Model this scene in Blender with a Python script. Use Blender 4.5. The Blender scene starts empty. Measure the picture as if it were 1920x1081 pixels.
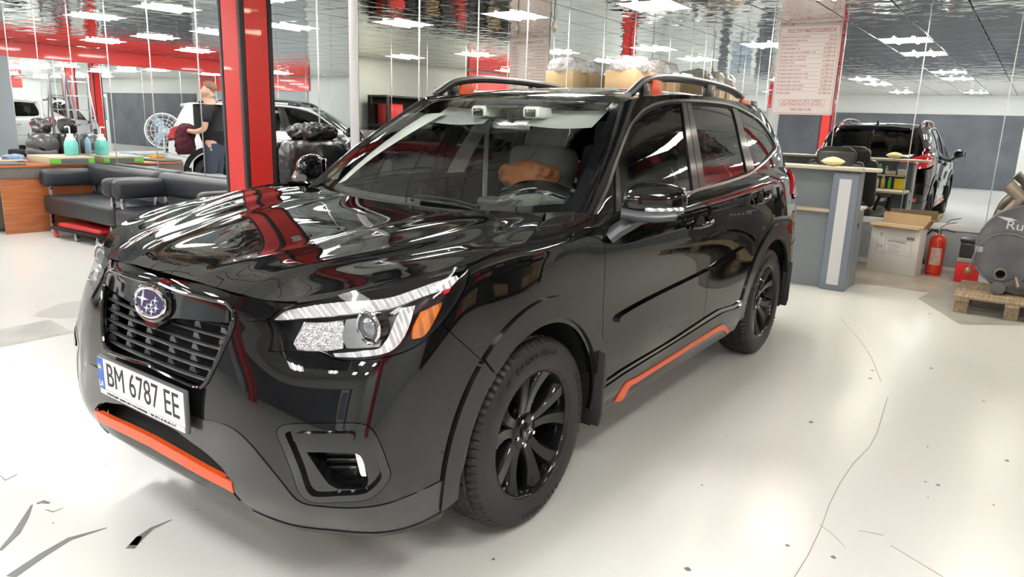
import bpy, bmesh, math, random
import numpy as np
from mathutils import Vector, Matrix, geometry
from mathutils.bvhtree import BVHTree
random.seed(7); np.random.seed(7)
PI = math.pi
SC = bpy.context.scene
COL = SC.collection

# ------------------------------------------------------------------ camera
CP = np.array([2.0011, 2.1768, 1.4313])
YAW, PITCH, ROLL, FPX = 3.75944, 0.226256, 0.0344286, 1346.6
W, H = 1920, 1081
_f = np.array([math.cos(YAW)*math.cos(PITCH), math.sin(YAW)*math.cos(PITCH), -math.sin(PITCH)])
_r = np.array([math.sin(YAW), -math.cos(YAW), 0.])
_u = np.cross(_r, _f)
CR = math.cos(ROLL)*_r + math.sin(ROLL)*_u
CU = -math.sin(ROLL)*_r + math.cos(ROLL)*_u
CF = _f
cam = bpy.data.cameras.new('camera'); camo = bpy.data.objects.new('camera', cam); COL.objects.link(camo)
cam.sensor_width = 36; cam.lens = 36*FPX/W; cam.clip_start = .02; cam.clip_end = 200
camo.matrix_world = Matrix(((CR[0],CU[0],-CF[0],CP[0]),(CR[1],CU[1],-CF[1],CP[1]),(CR[2],CU[2],-CF[2],CP[2]),(0,0,0,1)))
SC.camera = camo
def ray(x, y):
    d = CF*FPX + CR*(x-W/2) - CU*(y-H/2)
    return d/np.linalg.norm(d)
def at(x, y, axis, val):
    "the point of the plane axis = val seen in the direction of photograph position x, y"
    d = ray(x, y); i = 'xyz'.index(axis)
    return CP + d*(val-CP[i])/d[i]

# ------------------------------------------------------------------ world, exposure
wd = bpy.data.worlds.new('world'); SC.world = wd; wd.use_nodes = True
wd.node_tree.nodes['Background'].inputs[0].default_value = (.55,.6,.65,1)
wd.node_tree.nodes['Background'].inputs[1].default_value = .05
SC.view_settings.view_transform = 'Standard'; SC.view_settings.look = 'None'
SC.view_settings.exposure = 1.8; SC.view_settings.gamma = 1; SC.view_settings.use_curve_mapping = False
cy = SC.cycles
cy.max_bounces = 10; cy.diffuse_bounces = 3; cy.glossy_bounces = 7; cy.transmission_bounces = 8; cy.transparent_max_bounces = 12
cy.caustics_reflective = True; cy.caustics_refractive = False; cy.sample_clamp_indirect = 6; cy.use_denoising = True
TUBE = 26.0; CEIL = 2.645

# ------------------------------------------------------------------ materials
def mat(name, col, rough=.5, metal=0., **k):
    m = bpy.data.materials.new(name); m.use_nodes = True
    b = m.node_tree.nodes['Principled BSDF']
    b.inputs['Base Color'].default_value = (*col, 1)
    b.inputs['Roughness'].default_value = rough; b.inputs['Metallic'].default_value = metal
    for kk, v in k.items():
        b.inputs[kk.replace('_', ' ')].default_value = v
    return m
def nd(m, t, **k):
    n = m.node_tree.nodes.new(t)
    for a, v in k.items(): setattr(n, a, v)
    return n
def lk(m, a, b): m.node_tree.links.new(a, b)
def bump(m, scale, strength, dist=.01, tex='ShaderNodeTexNoise', stretch=None, detail=4):
    b = m.node_tree.nodes['Principled BSDF']
    tc = nd(m, 'ShaderNodeTexCoord'); mp = nd(m, 'ShaderNodeMapping'); t = nd(m, tex); bp = nd(m, 'ShaderNodeBump')
    if stretch: mp.inputs['Scale'].default_value = stretch
    t.inputs['Scale'].default_value = scale
    if 'Detail' in t.inputs: t.inputs['Detail'].default_value = detail
    bp.inputs['Strength'].default_value = strength; bp.inputs['Distance'].default_value = dist
    lk(m, tc.outputs['Object'], mp.inputs[0]); lk(m, mp.outputs[0], t.inputs['Vector'])
    lk(m, t.outputs[0], bp.inputs['Height']); lk(m, bp.outputs[0], b.inputs['Normal'])
    return m
def vary(m, scale, c1, c2, lo=.35, hi=.65, stretch=None, detail=5):
    b = m.node_tree.nodes['Principled BSDF']
    tc = nd(m, 'ShaderNodeTexCoord'); mp = nd(m, 'ShaderNodeMapping'); t = nd(m, 'ShaderNodeTexNoise'); r = nd(m, 'ShaderNodeValToRGB')
    if stretch: mp.inputs['Scale'].default_value = stretch
    t.inputs['Scale'].default_value = scale; t.inputs['Detail'].default_value = detail
    r.color_ramp.elements[0].position = lo; r.color_ramp.elements[0].color = (*c1, 1)
    r.color_ramp.elements[1].position = hi; r.color_ramp.elements[1].color = (*c2, 1)
    lk(m, tc.outputs['Object'], mp.inputs[0]); lk(m, mp.outputs[0], t.inputs['Vector'])
    lk(m, t.outputs[0], r.inputs[0]); lk(m, r.outputs[0], b.inputs['Base Color'])
    return m
def emis(name, col, s):
    m = bpy.data.materials.new(name); m.use_nodes = True
    b = m.node_tree.nodes['Principled BSDF']
    b.inputs['Base Color'].default_value = (*col, 1)
    b.inputs['Emission Color'].default_value = (*col, 1); b.inputs['Emission Strength'].default_value = s
    return m
def glassy(name, tint, rough=0., refl=1., spec_only=0.):
    "thin sheet glass: straight-through tinted transmission and a mirror-like surface"
    m = bpy.data.materials.new(name); m.use_nodes = True; t = m.node_tree; t.nodes.clear()
    o = nd(m, 'ShaderNodeOutputMaterial'); a = nd(m, 'ShaderNodeBsdfTransparent'); g = nd(m, 'ShaderNodeBsdfGlossy')
    f = nd(m, 'ShaderNodeFresnel'); mx = nd(m, 'ShaderNodeMixShader'); mu = nd(m, 'ShaderNodeMath', operation='MULTIPLY')
    a.inputs[0].default_value = (*tint, 1); g.inputs['Roughness'].default_value = rough; f.inputs[0].default_value = 1.5
    mu.inputs[1].default_value = refl
    geo = nd(m, 'ShaderNodeNewGeometry'); mi = nd(m, 'ShaderNodeMath', operation='SUBTRACT'); mi.inputs[0].default_value = 1.
    m2 = nd(m, 'ShaderNodeMath', operation='MULTIPLY')
    lk(m, geo.outputs['Backfacing'], mi.inputs[1]); lk(m, f.outputs[0], mu.inputs[0])
    lk(m, mu.outputs[0], m2.inputs[0]); lk(m, mi.outputs[0], m2.inputs[1])
    lk(m, m2.outputs[0], mx.inputs[0]); lk(m, a.outputs[0], mx.inputs[1]); lk(m, g.outputs[0], mx.inputs[2]); lk(m, mx.outputs[0], o.inputs[0])
    return m
M = {}
M['paint'] = mat('black_paint', (.004,.004,.0045), .5, 0., Coat_Weight=1., Coat_Roughness=.008, Coat_IOR=1.56, Specular_IOR_Level=0.)
M['gloss'] = mat('piano_black', (.006,.006,.007), .06, 0., Coat_Weight=.6, Coat_Roughness=.01)
M['clad'] = mat('charcoal_plastic', (.008,.008,.009), .45, 0., Coat_Weight=.75, Coat_Roughness=.10)
M['cladg'] = mat('satin_charcoal', (.009,.009,.010), .42, 0., Coat_Weight=.5, Coat_Roughness=.14, Specular_IOR_Level=.2)
M['dark'] = mat('matt_black', (.006,.006,.006), .8)
M['rubber'] = bump(mat('tyre_rubber', (.010,.010,.0105), .5), 300, .1, .001)
M['wheel'] = mat('gloss_black_alloy', (.003,.003,.0035), .3, .0, Coat_Weight=.7, Coat_Roughness=.03, Specular_IOR_Level=.1)
M['chrome'] = mat('chrome', (.75,.76,.78), .08, 1.)
M['satin'] = mat('satin_metal', (.42,.43,.45), .3, 1.)
M['dkchrome'] = mat('dark_chrome', (.50,.51,.53), .2, 1.)
M['slat'] = mat('grille_grey', (.075,.08,.085), .35, .4)
M['orange'] = mat('orange_trim', (.75,.09,.018), .32)
M['glass'] = glassy('windscreen_glass', (.92,.96,.94), 0, 1.0)
M['tint'] = glassy('tinted_glass', (.045,.045,.05), 0, 1.35)
M['lens'] = glassy('clear_lens', (.95,.95,.95), 0, .9)
M['amber'] = bump(mat('amber_reflector', (.75,.20,.015), .14, .3, Coat_Weight=1.), 9, .9, .012, 'ShaderNodeTexWave')
M['red_lens'] = mat('red_lens', (.5,.012,.015), .08, 0., Coat_Weight=1.)
M['reflector'] = bump(mat('headlight_reflector', (.9,.9,.92), .12, 1.), 60, .5, .01)
M['drl'] = bump(mat('light_guide', (.70,.72,.74), .18, .55, Coat_Weight=1.), 14, .8, .01, 'ShaderNodeTexWave')
M['drl'].node_tree.nodes['Principled BSDF'].inputs['Emission Color'].default_value = (1,1,1,1)
M['drl'].node_tree.nodes['Principled BSDF'].inputs['Emission Strength'].default_value = .04  # weak glow stands in for bright reflection on the unlit guides
M['white'] = mat('white_plate', (.85,.86,.86), .35)
M['blue'] = mat('blue_print', (.02,.09,.5), .3)
M['badgeblue'] = mat('badge_blue', (.012,.022,.09), .3, .2, Coat_Weight=.25)
M['yellow'] = mat('yellow_print', (.9,.7,.03), .4)
M['ink'] = mat('black_print', (.01,.01,.012), .5)
M['beige'] = bump(mat('light_grey_fabric', (.80,.82,.78), .8), 500, .2, .001)
M['seat'] = bump(mat('seat_cloth', (.30,.31,.31), .85), 400, .2, .001)
M['dash'] = mat('dash_grey', (.05,.052,.055), .6)

# ------------------------------------------------------------------ mesh helpers
def arr_mesh(name, V, F, m, parent=None, N=None, smooth=True):
    me = bpy.data.meshes.new(name); me.from_pydata([tuple(map(float, v)) for v in V], [], [tuple(map(int, f)) for f in F])
    me.materials.append(m); me.update()
    if smooth: me.shade_smooth()
    if N is not None: me.normals_split_custom_set_from_vertices([tuple(map(float, n)) for n in N])
    o = bpy.data.objects.new(name, me); COL.objects.link(o)
    if parent: o.parent = parent
    return o
class MB:
    "collects simple shapes; build() links them as one mesh"
    def __init__(s): s.b = bmesh.new()
    def _add(s, tmp, mtx=None):
        if mtx is not None: bmesh.ops.transform(tmp, matrix=mtx, verts=tmp.verts)
        me = bpy.data.meshes.new('tmp'); tmp.to_mesh(me); tmp.free(); s.b.from_mesh(me); bpy.data.meshes.remove(me); return s
    def box(s, c, d, bev=0., seg=2, rot=None):
        t = bmesh.new(); bmesh.ops.create_cube(t, size=1)
        bmesh.ops.scale(t, vec=d, verts=t.verts)
        if bev: bmesh.ops.bevel(t, geom=t.edges[:], offset=min(bev, min(d)*.49), segments=seg, profile=.5, affect='EDGES')
        mx = Matrix.Translation(c)
        if rot is not None: mx = mx @ rot
        return s._add(t, mx)
    def cyl(s, a, b_, r1, r2=None, n=24, caps=True):
        a = Vector(a); b_ = Vector(b_); d = b_-a; t = bmesh.new()
        bmesh.ops.create_cone(t, cap_ends=caps, segments=n, radius1=r1, radius2=r1 if r2 is None else r2, depth=d.length)
        return s._add(t, Matrix.Translation((a+b_)/2) @ d.to_track_quat('Z', 'Y').to_matrix().to_4x4())
    def sph(s, c, r, sc=(1,1,1), u=16, v=10, rot=None):
        t = bmesh.new(); bmesh.ops.create_uvsphere(t, u_segments=u, v_segments=v, radius=r)
        mx = Matrix.Translation(c)
        if rot is not None: mx = mx @ rot
        return s._add(t, mx @ Matrix.Diagonal((*sc, 1)))
    def lathe(s, prof, axis_a=(0,0,0), axis='Z', n=32, close=False, rot=None):
        "prof: list of (radius, height)"
        t = bmesh.new(); rings = []
        for r, h in prof:
            rings.append([t.verts.new((r*math.cos(2*PI*i/n), r*math.sin(2*PI*i/n), h)) for i in range(n)])
        k = len(prof)
        for i in range(k if close else k-1):
            A = rings[i]; B = rings[(i+1) % k]
            for j in range(n): t.faces.new((A[j], A[(j+1) % n], B[(j+1) % n], B[j]))
        if not close:
            if prof[0][0] > 1e-5: t.faces.new(rings[0][::-1])
            if prof[-1][0] > 1e-5: t.faces.new(rings[-1])
        bmesh.ops.remove_doubles(t, verts=t.verts, dist=1e-6)
        R = {'Z': Matrix(), 'Y': Matrix.Rotation(-PI/2, 4, 'X'), 'X': Matrix.Rotation(PI/2, 4, 'Y')}[axis]
        if rot is not None: R = rot @ R
        return s._add(t, Matrix.Translation(axis_a) @ R)
    def tube(s, pts, r, n=8, flat=None, closed=False):
        "sweep a round (or flat=(w,h) elliptical) section along pts"
        P = [Vector(p) for p in pts]; t = bmesh.new(); rings = []; prev = None; L = len(P)
        for i, p in enumerate(P):
            d = (P[(i+1) % L]-P[i-1]) if closed else (P[min(i+1, L-1)]-P[max(i-1, 0)])
            d.normalize()
            if prev is None:
                up = Vector((0,0,1)) if abs(d.z) < .9 else Vector((1,0,0)); x = d.cross(up).normalized()
            else: x = (prev-d*prev.dot(d)).normalized()
            prev = x; y = x.cross(d)
            rr = r[i] if isinstance(r, (list, tuple)) else r
            a, b_ = (rr, rr) if flat is None else (flat[0], flat[1])
            rings.append([t.verts.new(p+x*a*math.cos(2*PI*k/n)+y*b_*math.sin(2*PI*k/n)) for k in range(n)])
        for i in range(L if closed else L-1):
            A, B = rings[i], rings[(i+1) % L]
            for k in range(n): t.faces.new((A[k], A[(k+1) % n], B[(k+1) % n], B[k]))
        if not closed: t.faces.new(rings[0]); t.faces.new(rings[-1][::-1])
        bmesh.ops.recalc_face_normals(t, faces=t.faces)
        return s._add(t)
    def prism(s, poly, h, mtx=None, bev=0.):
        "flat polygon in xy extruded to z = h"
        t = bmesh.new(); vs = [t.verts.new((x, y, 0)) for x, y in poly]
        f = t.faces.new(vs); r = bmesh.ops.extrude_face_region(t, geom=[f])
        bmesh.ops.translate(t, vec=(0,0,h), verts=[v for v in r['geom'] if isinstance(v, bmesh.types.BMVert)])
        bmesh.ops.recalc_face_normals(t, faces=t.faces)
        if bev: bmesh.ops.bevel(t, geom=t.edges[:], offset=bev, segments=2, affect='EDGES', profile=.5)
        return s._add(t, mtx)
    def grid(s, P, closed_u=False, thick=0):
        t = bmesh.new(); m_, n_ = len(P), len(P[0]); vs = [[t.verts.new(tuple(map(float, P[i][j]))) for j in range(n_)] for i in range(m_)]
        for i in range(m_-1+(1 if closed_u else 0)):
            for j in range(n_-1): t.faces.new((vs[i][j], vs[(i+1) % m_][j], vs[(i+1) % m_][j+1], vs[i][j+1]))
        if thick:
            bmesh.ops.solidify(t, geom=t.faces[:], thickness=thick)
        return s._add(t)
    def build(s, name, m, parent=None, smooth=40, subd=0):
        me = bpy.data.meshes.new(name); s.b.to_mesh(me); s.b.free(); me.materials.append(m)
        if smooth: 
            me.shade_smooth(); me.set_sharp_from_angle(angle=math.radians(smooth))
        o = bpy.data.objects.new(name, me); COL.objects.link(o)
        if parent: o.parent = parent
        if subd:
            md = o.modifiers.new('s', 'SUBSURF'); md.levels = md.render_levels = subd
        return o
def tag(o, label=None, cat=None, group=None, kind=None):
    if label: o['label'] = label
    if cat: o['category'] = cat
    if group: o['group'] = group
    if kind: o['kind'] = kind
    return o
def thing(name, label, cat, loc=(0,0,0), rz=0., group=None, kind=None):
    o = bpy.data.objects.new(name, None); COL.objects.link(o); o.location = loc; o.rotation_euler = (0,0,rz)
    o.empty_display_size = .1
    return tag(o, label, cat, group, kind)
def kids(o): return [c for c in bpy.data.objects if c.parent == o]
def dup(root, loc, rz=None, label=None, group=None):
    def cp(o, par):
        c = o.copy(); COL.objects.link(c); c.parent = par
        for ch in kids(o): cp(ch, c)
        return c
    r = cp(root, None); r.location = loc
    if rz is not None: r.rotation_euler = (0,0,rz)
    if label: r['label'] = label
    if group: r['group'] = group
    return r
def text(name, s, size, m, parent, mtx, align='CENTER', ext=.0006, sx=1.):
    cu = bpy.data.curves.new(name, 'FONT'); cu.body = s; cu.size = size; cu.align_x = align; cu.align_y = 'CENTER'; cu.extrude = ext
    cu.space_character = 1.0
    tmp = bpy.data.objects.new('tmp', cu); COL.objects.link(tmp)
    dg = bpy.context.evaluated_depsgraph_get(); me = bpy.data.meshes.new_from_object(tmp.evaluated_get(dg))
    bpy.data.objects.remove(tmp); me.name = name; me.transform(mtx @ Matrix.Diagonal((sx,1,1,1)))
    me.materials.clear(); me.materials.append(m)
    o = bpy.data.objects.new(name, me); COL.objects.link(o)
    if parent: o.parent = parent
    return o

# ------------------------------------------------------------------ smooth surfaces for the car body
def cardinal(t):
    t = np.asarray(t, float); n = len(t); h = np.diff(t)
    A = np.zeros((n, n)); R = np.zeros((n, n)); A[0,0] = A[-1,-1] = 1
    for i in range(1, n-1):
        A[i,i-1] = h[i-1]; A[i,i] = 2*(h[i-1]+h[i]); A[i,i+1] = h[i]
        R[i,i-1] += 6/h[i-1]; R[i,i] -= 6/h[i-1]+6/h[i]; R[i,i+1] += 6/h[i]
    Mm = np.linalg.solve(A, R); I = np.eye(n)
    def B(x, d=False):
        x = np.asarray(x, float); i = np.clip(np.searchsorted(t, x)-1, 0, n-2); hh = h[i]
        a = ((t[i+1]-x)/hh)[:,None]; b = ((x-t[i])/hh)[:,None]; H_ = hh[:,None]
        if d: return (I[i+1]-I[i])/H_ + (-(3*a*a-1)*Mm[i]+(3*b*b-1)*Mm[i+1])*H_/6
        return a*I[i]+b*I[i+1]+((a**3-a)*Mm[i]+(b**3-b)*Mm[i+1])*H_*H_/6
    return B
class Surf:
    def __init__(s, P, mirror_u=False, flip=False):
        P = np.asarray(P, float)
        if mirror_u:   # first row lies in y = 0; add mirrored rows so that the surface is smooth there
            P = np.concatenate([P[2:0:-1]*[1,-1,1], P]); s.off = 2
        else: s.off = 0
        du = np.linalg.norm(np.diff(P, axis=0), axis=2).mean(1); dv = np.linalg.norm(np.diff(P, axis=1), axis=2).mean(0)
        s.u = np.concatenate([[0], np.cumsum(du)]); s.v = np.concatenate([[0], np.cumsum(dv)]); s.u -= s.u[s.off]
        s.P = P; s.Bu = cardinal(s.u); s.Bv = cardinal(s.v); s.sg = -1 if flip else 1
        nu, nv = int(s.u[-1]/.02)+2, int(s.v[-1]/.02)+2
        uu = np.linspace(0, s.u[-1], nu); vv = np.linspace(0, s.v[-1], nv)
        s.guv = np.array([(a, b) for a in uu for b in vv]); V, N = s.ev(s.guv); s.gV = V
        F = []
        for i in range(nu-1):
            for j in range(nv-1):
                a = i*nv+j; F += [(a, a+nv, a+nv+1), (a, a+nv+1, a+1)]
        s.F = F; s.bvh = BVHTree.FromPolygons([tuple(x) for x in V], F)
    def ev(s, uv):
        uv = np.atleast_2d(uv); bu, bv = s.Bu(uv[:,0]), s.Bv(uv[:,1]); du, dv = s.Bu(uv[:,0], True), s.Bv(uv[:,1], True)
        p = np.einsum('ni,nj,ijk->nk', bu, bv, s.P, optimize=True)
        a = np.einsum('ni,nj,ijk->nk', du, bv, s.P, optimize=True); b = np.einsum('ni,nj,ijk->nk', bu, dv, s.P, optimize=True)
        n = np.cross(a, b)*s.sg; n /= np.linalg.norm(n, axis=1)[:,None]+1e-12
        return p, n
    def _uv(s, i, loc):
        a, b, c = s.F[i]; A, B, C_ = s.gV[a], s.gV[b], s.gV[c]; v0, v1, v2 = B-A, C_-A, np.array(loc)-A
        d00, d01, d11, d20, d21 = v0@v0, v0@v1, v1@v1, v2@v0, v2@v1; den = d00*d11-d01*d01+1e-18
        y = (d11*d20-d01*d21)/den; z = (d00*d21-d01*d20)/den
        return s.guv[a]*(1-y-z)+s.guv[b]*y+s.guv[c]*z
    def near(s, p):
        loc, n, i, d = s.bvh.find_nearest(Vector(p)); return s._uv(i, loc)
    def hit(s, x, y):
        d = ray(x, y); loc, n, i, t = s.bvh.ray_cast(Vector(CP), Vector(d))
        if loc is None:
            best = None
            for t in np.linspace(1.2, 7.5, 120):
                q = CP+d*t; l, n, i_, dd = s.bvh.find_nearest(Vector(q))
                if best is None or dd < best[0]: best = (dd, i_, l)
            return s._uv(best[1], best[2])
        return s._uv(i, loc)
    def pix(s, L): return [(*s.hit(p[0], p[1]), p[2] if len(p) > 2 else 0) for p in L]
    def xyz(s, L): return [(*s.near(p[:3]), p[3] if len(p) > 3 else 0) for p in L]
    def at(s, uv, lift=0):
        p, n = s.ev(np.array([uv[:2]])); return p[0]+n[0]*lift, n[0]
def curve(pts, closed=True, step=.014):
    "smooth line through uv points; a third value of 1 marks a corner"
    P = [np.array(p[:2], float) for p in pts]; c = [bool(p[2]) if len(p) > 2 else False for p in pts]; n = len(P); out = []
    for i in range(n if closed else n-1):
        p1, p2 = P[i], P[(i+1) % n]
        p0 = P[i-1] if (closed or i > 0) else p1; p3 = P[(i+2) % n] if (closed or i+2 < n) else p2
        L = np.linalg.norm(p2-p1)
        if L < 1e-6: continue
        m1 = (p2-p1) if c[i] else (p2-p0)*L/(np.linalg.norm(p1-p0)+L+1e-9)
        m2 = (p2-p1) if c[(i+1) % n] else (p3-p1)*L/(np.linalg.norm(p3-p2)+L+1e-9)
        k = max(1, int(L/step))
        for j in range(k):
            t = j/k; out.append((2*t**3-3*t*t+1)*p1+(t**3-2*t*t+t)*m1+(-2*t**3+3*t*t)*p2+(t**3-t*t)*m2)
    if not closed: out.append(P[-1])
    return np.array(out)
def area2(p): q = np.roll(p, -1, 0); return .5*np.sum(p[:,0]*q[:,1]-q[:,0]*p[:,1])
def inset(p, d):
    if d == 0: return p
    if area2(p) < 0: d = -d
    a = p-np.roll(p, 1, 0); b = np.roll(p, -1, 0)-p
    a /= np.linalg.norm(a, axis=1)[:,None]+1e-9; b /= np.linalg.norm(b, axis=1)[:,None]+1e-9
    na = np.stack([-a[:,1], a[:,0]], 1); nb = np.stack([-b[:,1], b[:,0]], 1); n = na+nb
    l = np.linalg.norm(n, axis=1)[:,None]; n = n/np.maximum(l, .3); k = 1/np.maximum((n*na).sum(1), .5)
    return p+n*(d*k)[:,None]
def inside(q, poly):
    x, y = q[:,0][:,None], q[:,1][:,None]; a = poly; b = np.roll(poly, -1, 0)
    c = ((a[:,1] > y) != (b[:,1] > y)) & (x < (b[:,0]-a[:,0])*(y-a[:,1])/(b[:,1]-a[:,1]+1e-15)+a[:,0])
    return (c.sum(1) % 2) == 1
def panel(s, outer, holes=(), gap=.0018, lift=0., depth=.012, g=.022, bulge=None):
    "cut a piece out of surface s: returns vertices, faces, normals (front sheet plus a turned-in edge)"
    outer = np.asarray(outer); mid = np.abs(s.ev(outer)[0][:,1]) < .004; ue = np.where(np.abs(outer[:,0]-s.u[s.off]) < np.abs(outer[:,0]-s.u[-1]), s.u[s.off], s.u[-1])
    outer = inset(outer, gap); outer[mid,0] = ue[mid]; holes = [inset(np.asarray(h), -gap) for h in holes]
    lo, hi = outer.min(0), outer.max(0)
    gx, gy = np.meshgrid(np.arange(lo[0]+g*.5, hi[0], g), np.arange(lo[1]+g*.5, hi[1], g)); Q = np.stack([gx.ravel(), gy.ravel()], 1)
    keep = inside(Q, outer)
    for h in holes: keep &= ~inside(Q, h)
    allb = np.concatenate([outer, *holes]); Q = Q[keep]
    if len(Q):
        dm = np.full(len(Q), 9.)
        for i in range(0, len(allb), 400): dm = np.minimum(dm, np.sqrt(((Q[:,None]-allb[None,i:i+400])**2).sum(2)).min(1))
        Q = Q[dm > g*.38]
    pts = [Vector(p) for p in allb]+[Vector(p) for p in Q]; loops = []; k = 0
    for l in [outer, *holes]: loops.append(list(range(k, k+len(l)))); k += len(l)
    E_ = [(l[i], l[(i+1) % len(l)]) for l in loops for i in range(len(l))]
    vs, es, fs, ov, oe, of = geometry.delaunay_2d_cdt(pts, E_, [], 0, 1e-7)
    uv = np.array([tuple(v) for v in vs]); T = np.array([tuple(f) for f in fs]); c = uv[T].mean(1)
    ok = inside(c, outer)
    for h in holes: ok &= ~inside(c, h)
    T = T[ok]; V, N = s.ev(uv)
    if bulge is not None: V = V+N*bulge(uv)[:,None]
    V = V+N*lift
    a = V[T]; fn = np.cross(a[:,1]-a[:,0], a[:,2]-a[:,0]); flip = (fn*N[T[:,0]]).sum(1) < 0; T[flip] = T[flip][:,::-1]
    VV = [V]; NN = [N]; F = [tuple(t) for t in T]; k = len(V)
    if depth:
        for l in loops:
            # keep only loops' points that survive
            uvl = allb[l]; P, Nn = s.ev(uvl)
            if bulge is not None: P = P+Nn*bulge(uvl)[:,None]
            P = P+Nn*lift; Q2 = P-Nn*depth; t = np.roll(P, -1, 0)-np.roll(P, 1, 0); o = np.cross(t, Nn); o /= np.linalg.norm(o, axis=1)[:,None]+1e-9
            n = len(P); sgn = 1 if area2(uvl)*s.sg > 0 else -1
            is_hole = l is not loops[0]
            VV += [P, Q2]; on = o*sgn*(-1 if is_hole else 1); NN += [on, on]
            for i in range(n):
                j = (i+1) % n
                if abs(P[i][1]) < .004 and abs(P[j][1]) < .004: continue
                q = (k+i, k+j, k+n+j, k+n+i)
                fnn = np.cross(P[j]-P[i], Q2[i]-P[i])
                F.append(q if fnn@on[i] > 0 else q[::-1])
            k += 2*n
    return np.concatenate(VV), F, np.concatenate(NN)
def mir(A):
    V, F, N = A; return V*[1,-1,1], [f[::-1] for f in F], N*[1,-1,1]
def join(*L):
    k = 0; V = []; F = []; N = []
    for v, f, n in L: V.append(v); N.append(n); F += [tuple(i+k for i in q) for q in f]; k += len(v)
    return np.concatenate(V), F, np.concatenate(N)
def put(name, A, m, parent): return arr_mesh(name, A[0], A[1], m, parent, A[2])
def pair(name, A, m, parent):
    a = put(name, A, m, parent); b = put(name, mir(A), m, parent); return a, b

# ------------------------------------------------------------------ the hall (built before the car so that big shapes come first)
XB, YA, XD, XE, YG, YF = -7.03, -2.12, -2.28, 9.0, -14.3, 5.2
def st(o): o['kind'] = 'structure'; return o
M['floor'] = mat('epoxy_floor', (.62,.62,.57), .2)
vary(M['floor'], .35, (.70,.71,.665), (.77,.78,.745), .2, .8, None, 3)
_b = M['floor'].node_tree.nodes['Principled BSDF']
_n = nd(M['floor'], 'ShaderNodeTexNoise'); _n.inputs['Scale'].default_value = 2.2; _n.inputs['Detail'].default_value = 6
_r = nd(M['floor'], 'ShaderNodeMapRange'); _r.inputs[3].default_value = .16; _r.inputs[4].default_value = .42
_tc = nd(M['floor'], 'ShaderNodeTexCoord'); lk(M['floor'], _tc.outputs['Object'], _n.inputs['Vector']); _b.inputs['Roughness'].default_value = .24
_n2 = nd(M['floor'], 'ShaderNodeTexNoise'); _n2.inputs['Scale'].default_value = 9; _bp = nd(M['floor'], 'ShaderNodeBump'); _bp.inputs['Strength'].default_value = .08; _bp.inputs['Distance'].default_value = .01
lk(M['floor'], _tc.outputs['Object'], _n2.inputs['Vector']); lk(M['floor'], _n2.outputs[0], _bp.inputs['Height']); lk(M['floor'], _bp.outputs[0], _b.inputs['Normal'])
M['mirror'] = mat('wall_mirror', (.86,.89,.88), 0., 1.)
M['wallgrey'] = mat('grey_wall_panel', (.33,.36,.39), .45)
M['pvc'] = mat('white_wall_panel', (.62,.64,.63), .4)
M['darkwall'] = vary(mat('dark_wall', (.10,.11,.13), .6), 1.5, (.09,.10,.12), (.13,.14,.16))
M['red'] = mat('red_panel', (.72,.025,.02), .42)
M['trimk'] = mat('black_edge', (.03,.03,.034), .5)
M['trimw'] = mat('white_trim', (.72,.74,.74), .35)
M['alu'] = mat('aluminium', (.68,.69,.70), .25, 1.)
M['foil'] = bump(mat('mirror_foil', (.62,.62,.59), .05, 1.), 3.0, .5, .02, detail=2)
_mt = M['foil']
floor = st(MB().box(((XB+XE)/2, (YG+YF)/2, -.05), (XE-XB+.4, YF-YG+.4, .1)).build('floor', M['floor']))
# ceiling: mirror-foil tiles with dark joints
NX0, NY0 = XB, YG
lights = []
ceil = st(MB().box(((XB+XE)/2, (YG+YF)/2, CEIL+.16), (XE-XB+.4, YF-YG+.4, .1)).build('ceiling', mat('slab',(.05,.05,.05),.9)))
tile_grid = MB()
LX = [-5.15+1.8*i for i in range(0,8)]; LY = [-12.05+1.8*j for j in range(0,10)]
rnd = random.Random(4); T = .6; ox, oy = -5.15-.3-.6*3, -1.25-.3-.6*22
near_tiles = []; far = MB(); nt = 0
def is_light(cx, cy_):
    return any(abs(cx-a) < .2 and abs(cy_-b) < .2 for a, b in lights)
for i, lx in enumerate(LX):
    for j, ly in enumerate(LY):
        if lx < XD-.2 and ly < YA: continue
        key = (i*3+j*5) % 7
        if abs(lx+1.55) < .1 and abs(ly+1.25) < .1: continue
        if (abs(lx+5.15) < .1 and ly > -1.5) or key in (0,2,3,5): lights.append((lx, ly))
for a in range(32):
    for b_ in range(36):
        cx, cy_ = ox+.3+a*T, oy+.3+b_*T
        lx0, ly0 = (XB, YA) if (cx < XD and cy_+T/2 > YA) else (XB if cy_ > YA else XD, YG)
        x0, x1, y0_, y1_ = max(cx-T/2, lx0), min(cx+T/2, XE), max(cy_-T/2, ly0), min(cy_+T/2, YF)
        if x1-x0 < .02 or y1_-y0_ < .02 or is_light(cx, cy_): continue
        tw, th_ = x1-x0-.012, y1_-y0_-.012; cx, cy_ = (x0+x1)/2, (y0_+y1_)/2
        R = Matrix.Rotation(rnd.gauss(0,.0022), 4, 'X') @ Matrix.Rotation(rnd.gauss(0,.0022), 4, 'Y')
        if cx < -1.9 and -2.3 < cy_ < 2.8:
            t = MB().box((0,0,.006), (tw,th_,.012), .003, 1).build('ceiling_tile', M['foil'], ceil); t.matrix_local = Matrix.Translation((cx, cy_, CEIL)) @ R; nt += 1
        else: far.box((cx, cy_, CEIL+.006), (tw,th_,.012), rot=R)
ft = far.build('ceiling_tile', M['foil'], ceil, smooth=0); ft['kind'] = 'stuff'
M['tray'] = mat('lamp_tray', (.85,.86,.88), .5); M['tray'].node_tree.nodes['Principled BSDF'].inputs['Emission Color'].default_value = (1,.98,.96,1); M['tray'].node_tree.nodes['Principled BSDF'].inputs['Emission Strength'].default_value = TUBE*.10
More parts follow.
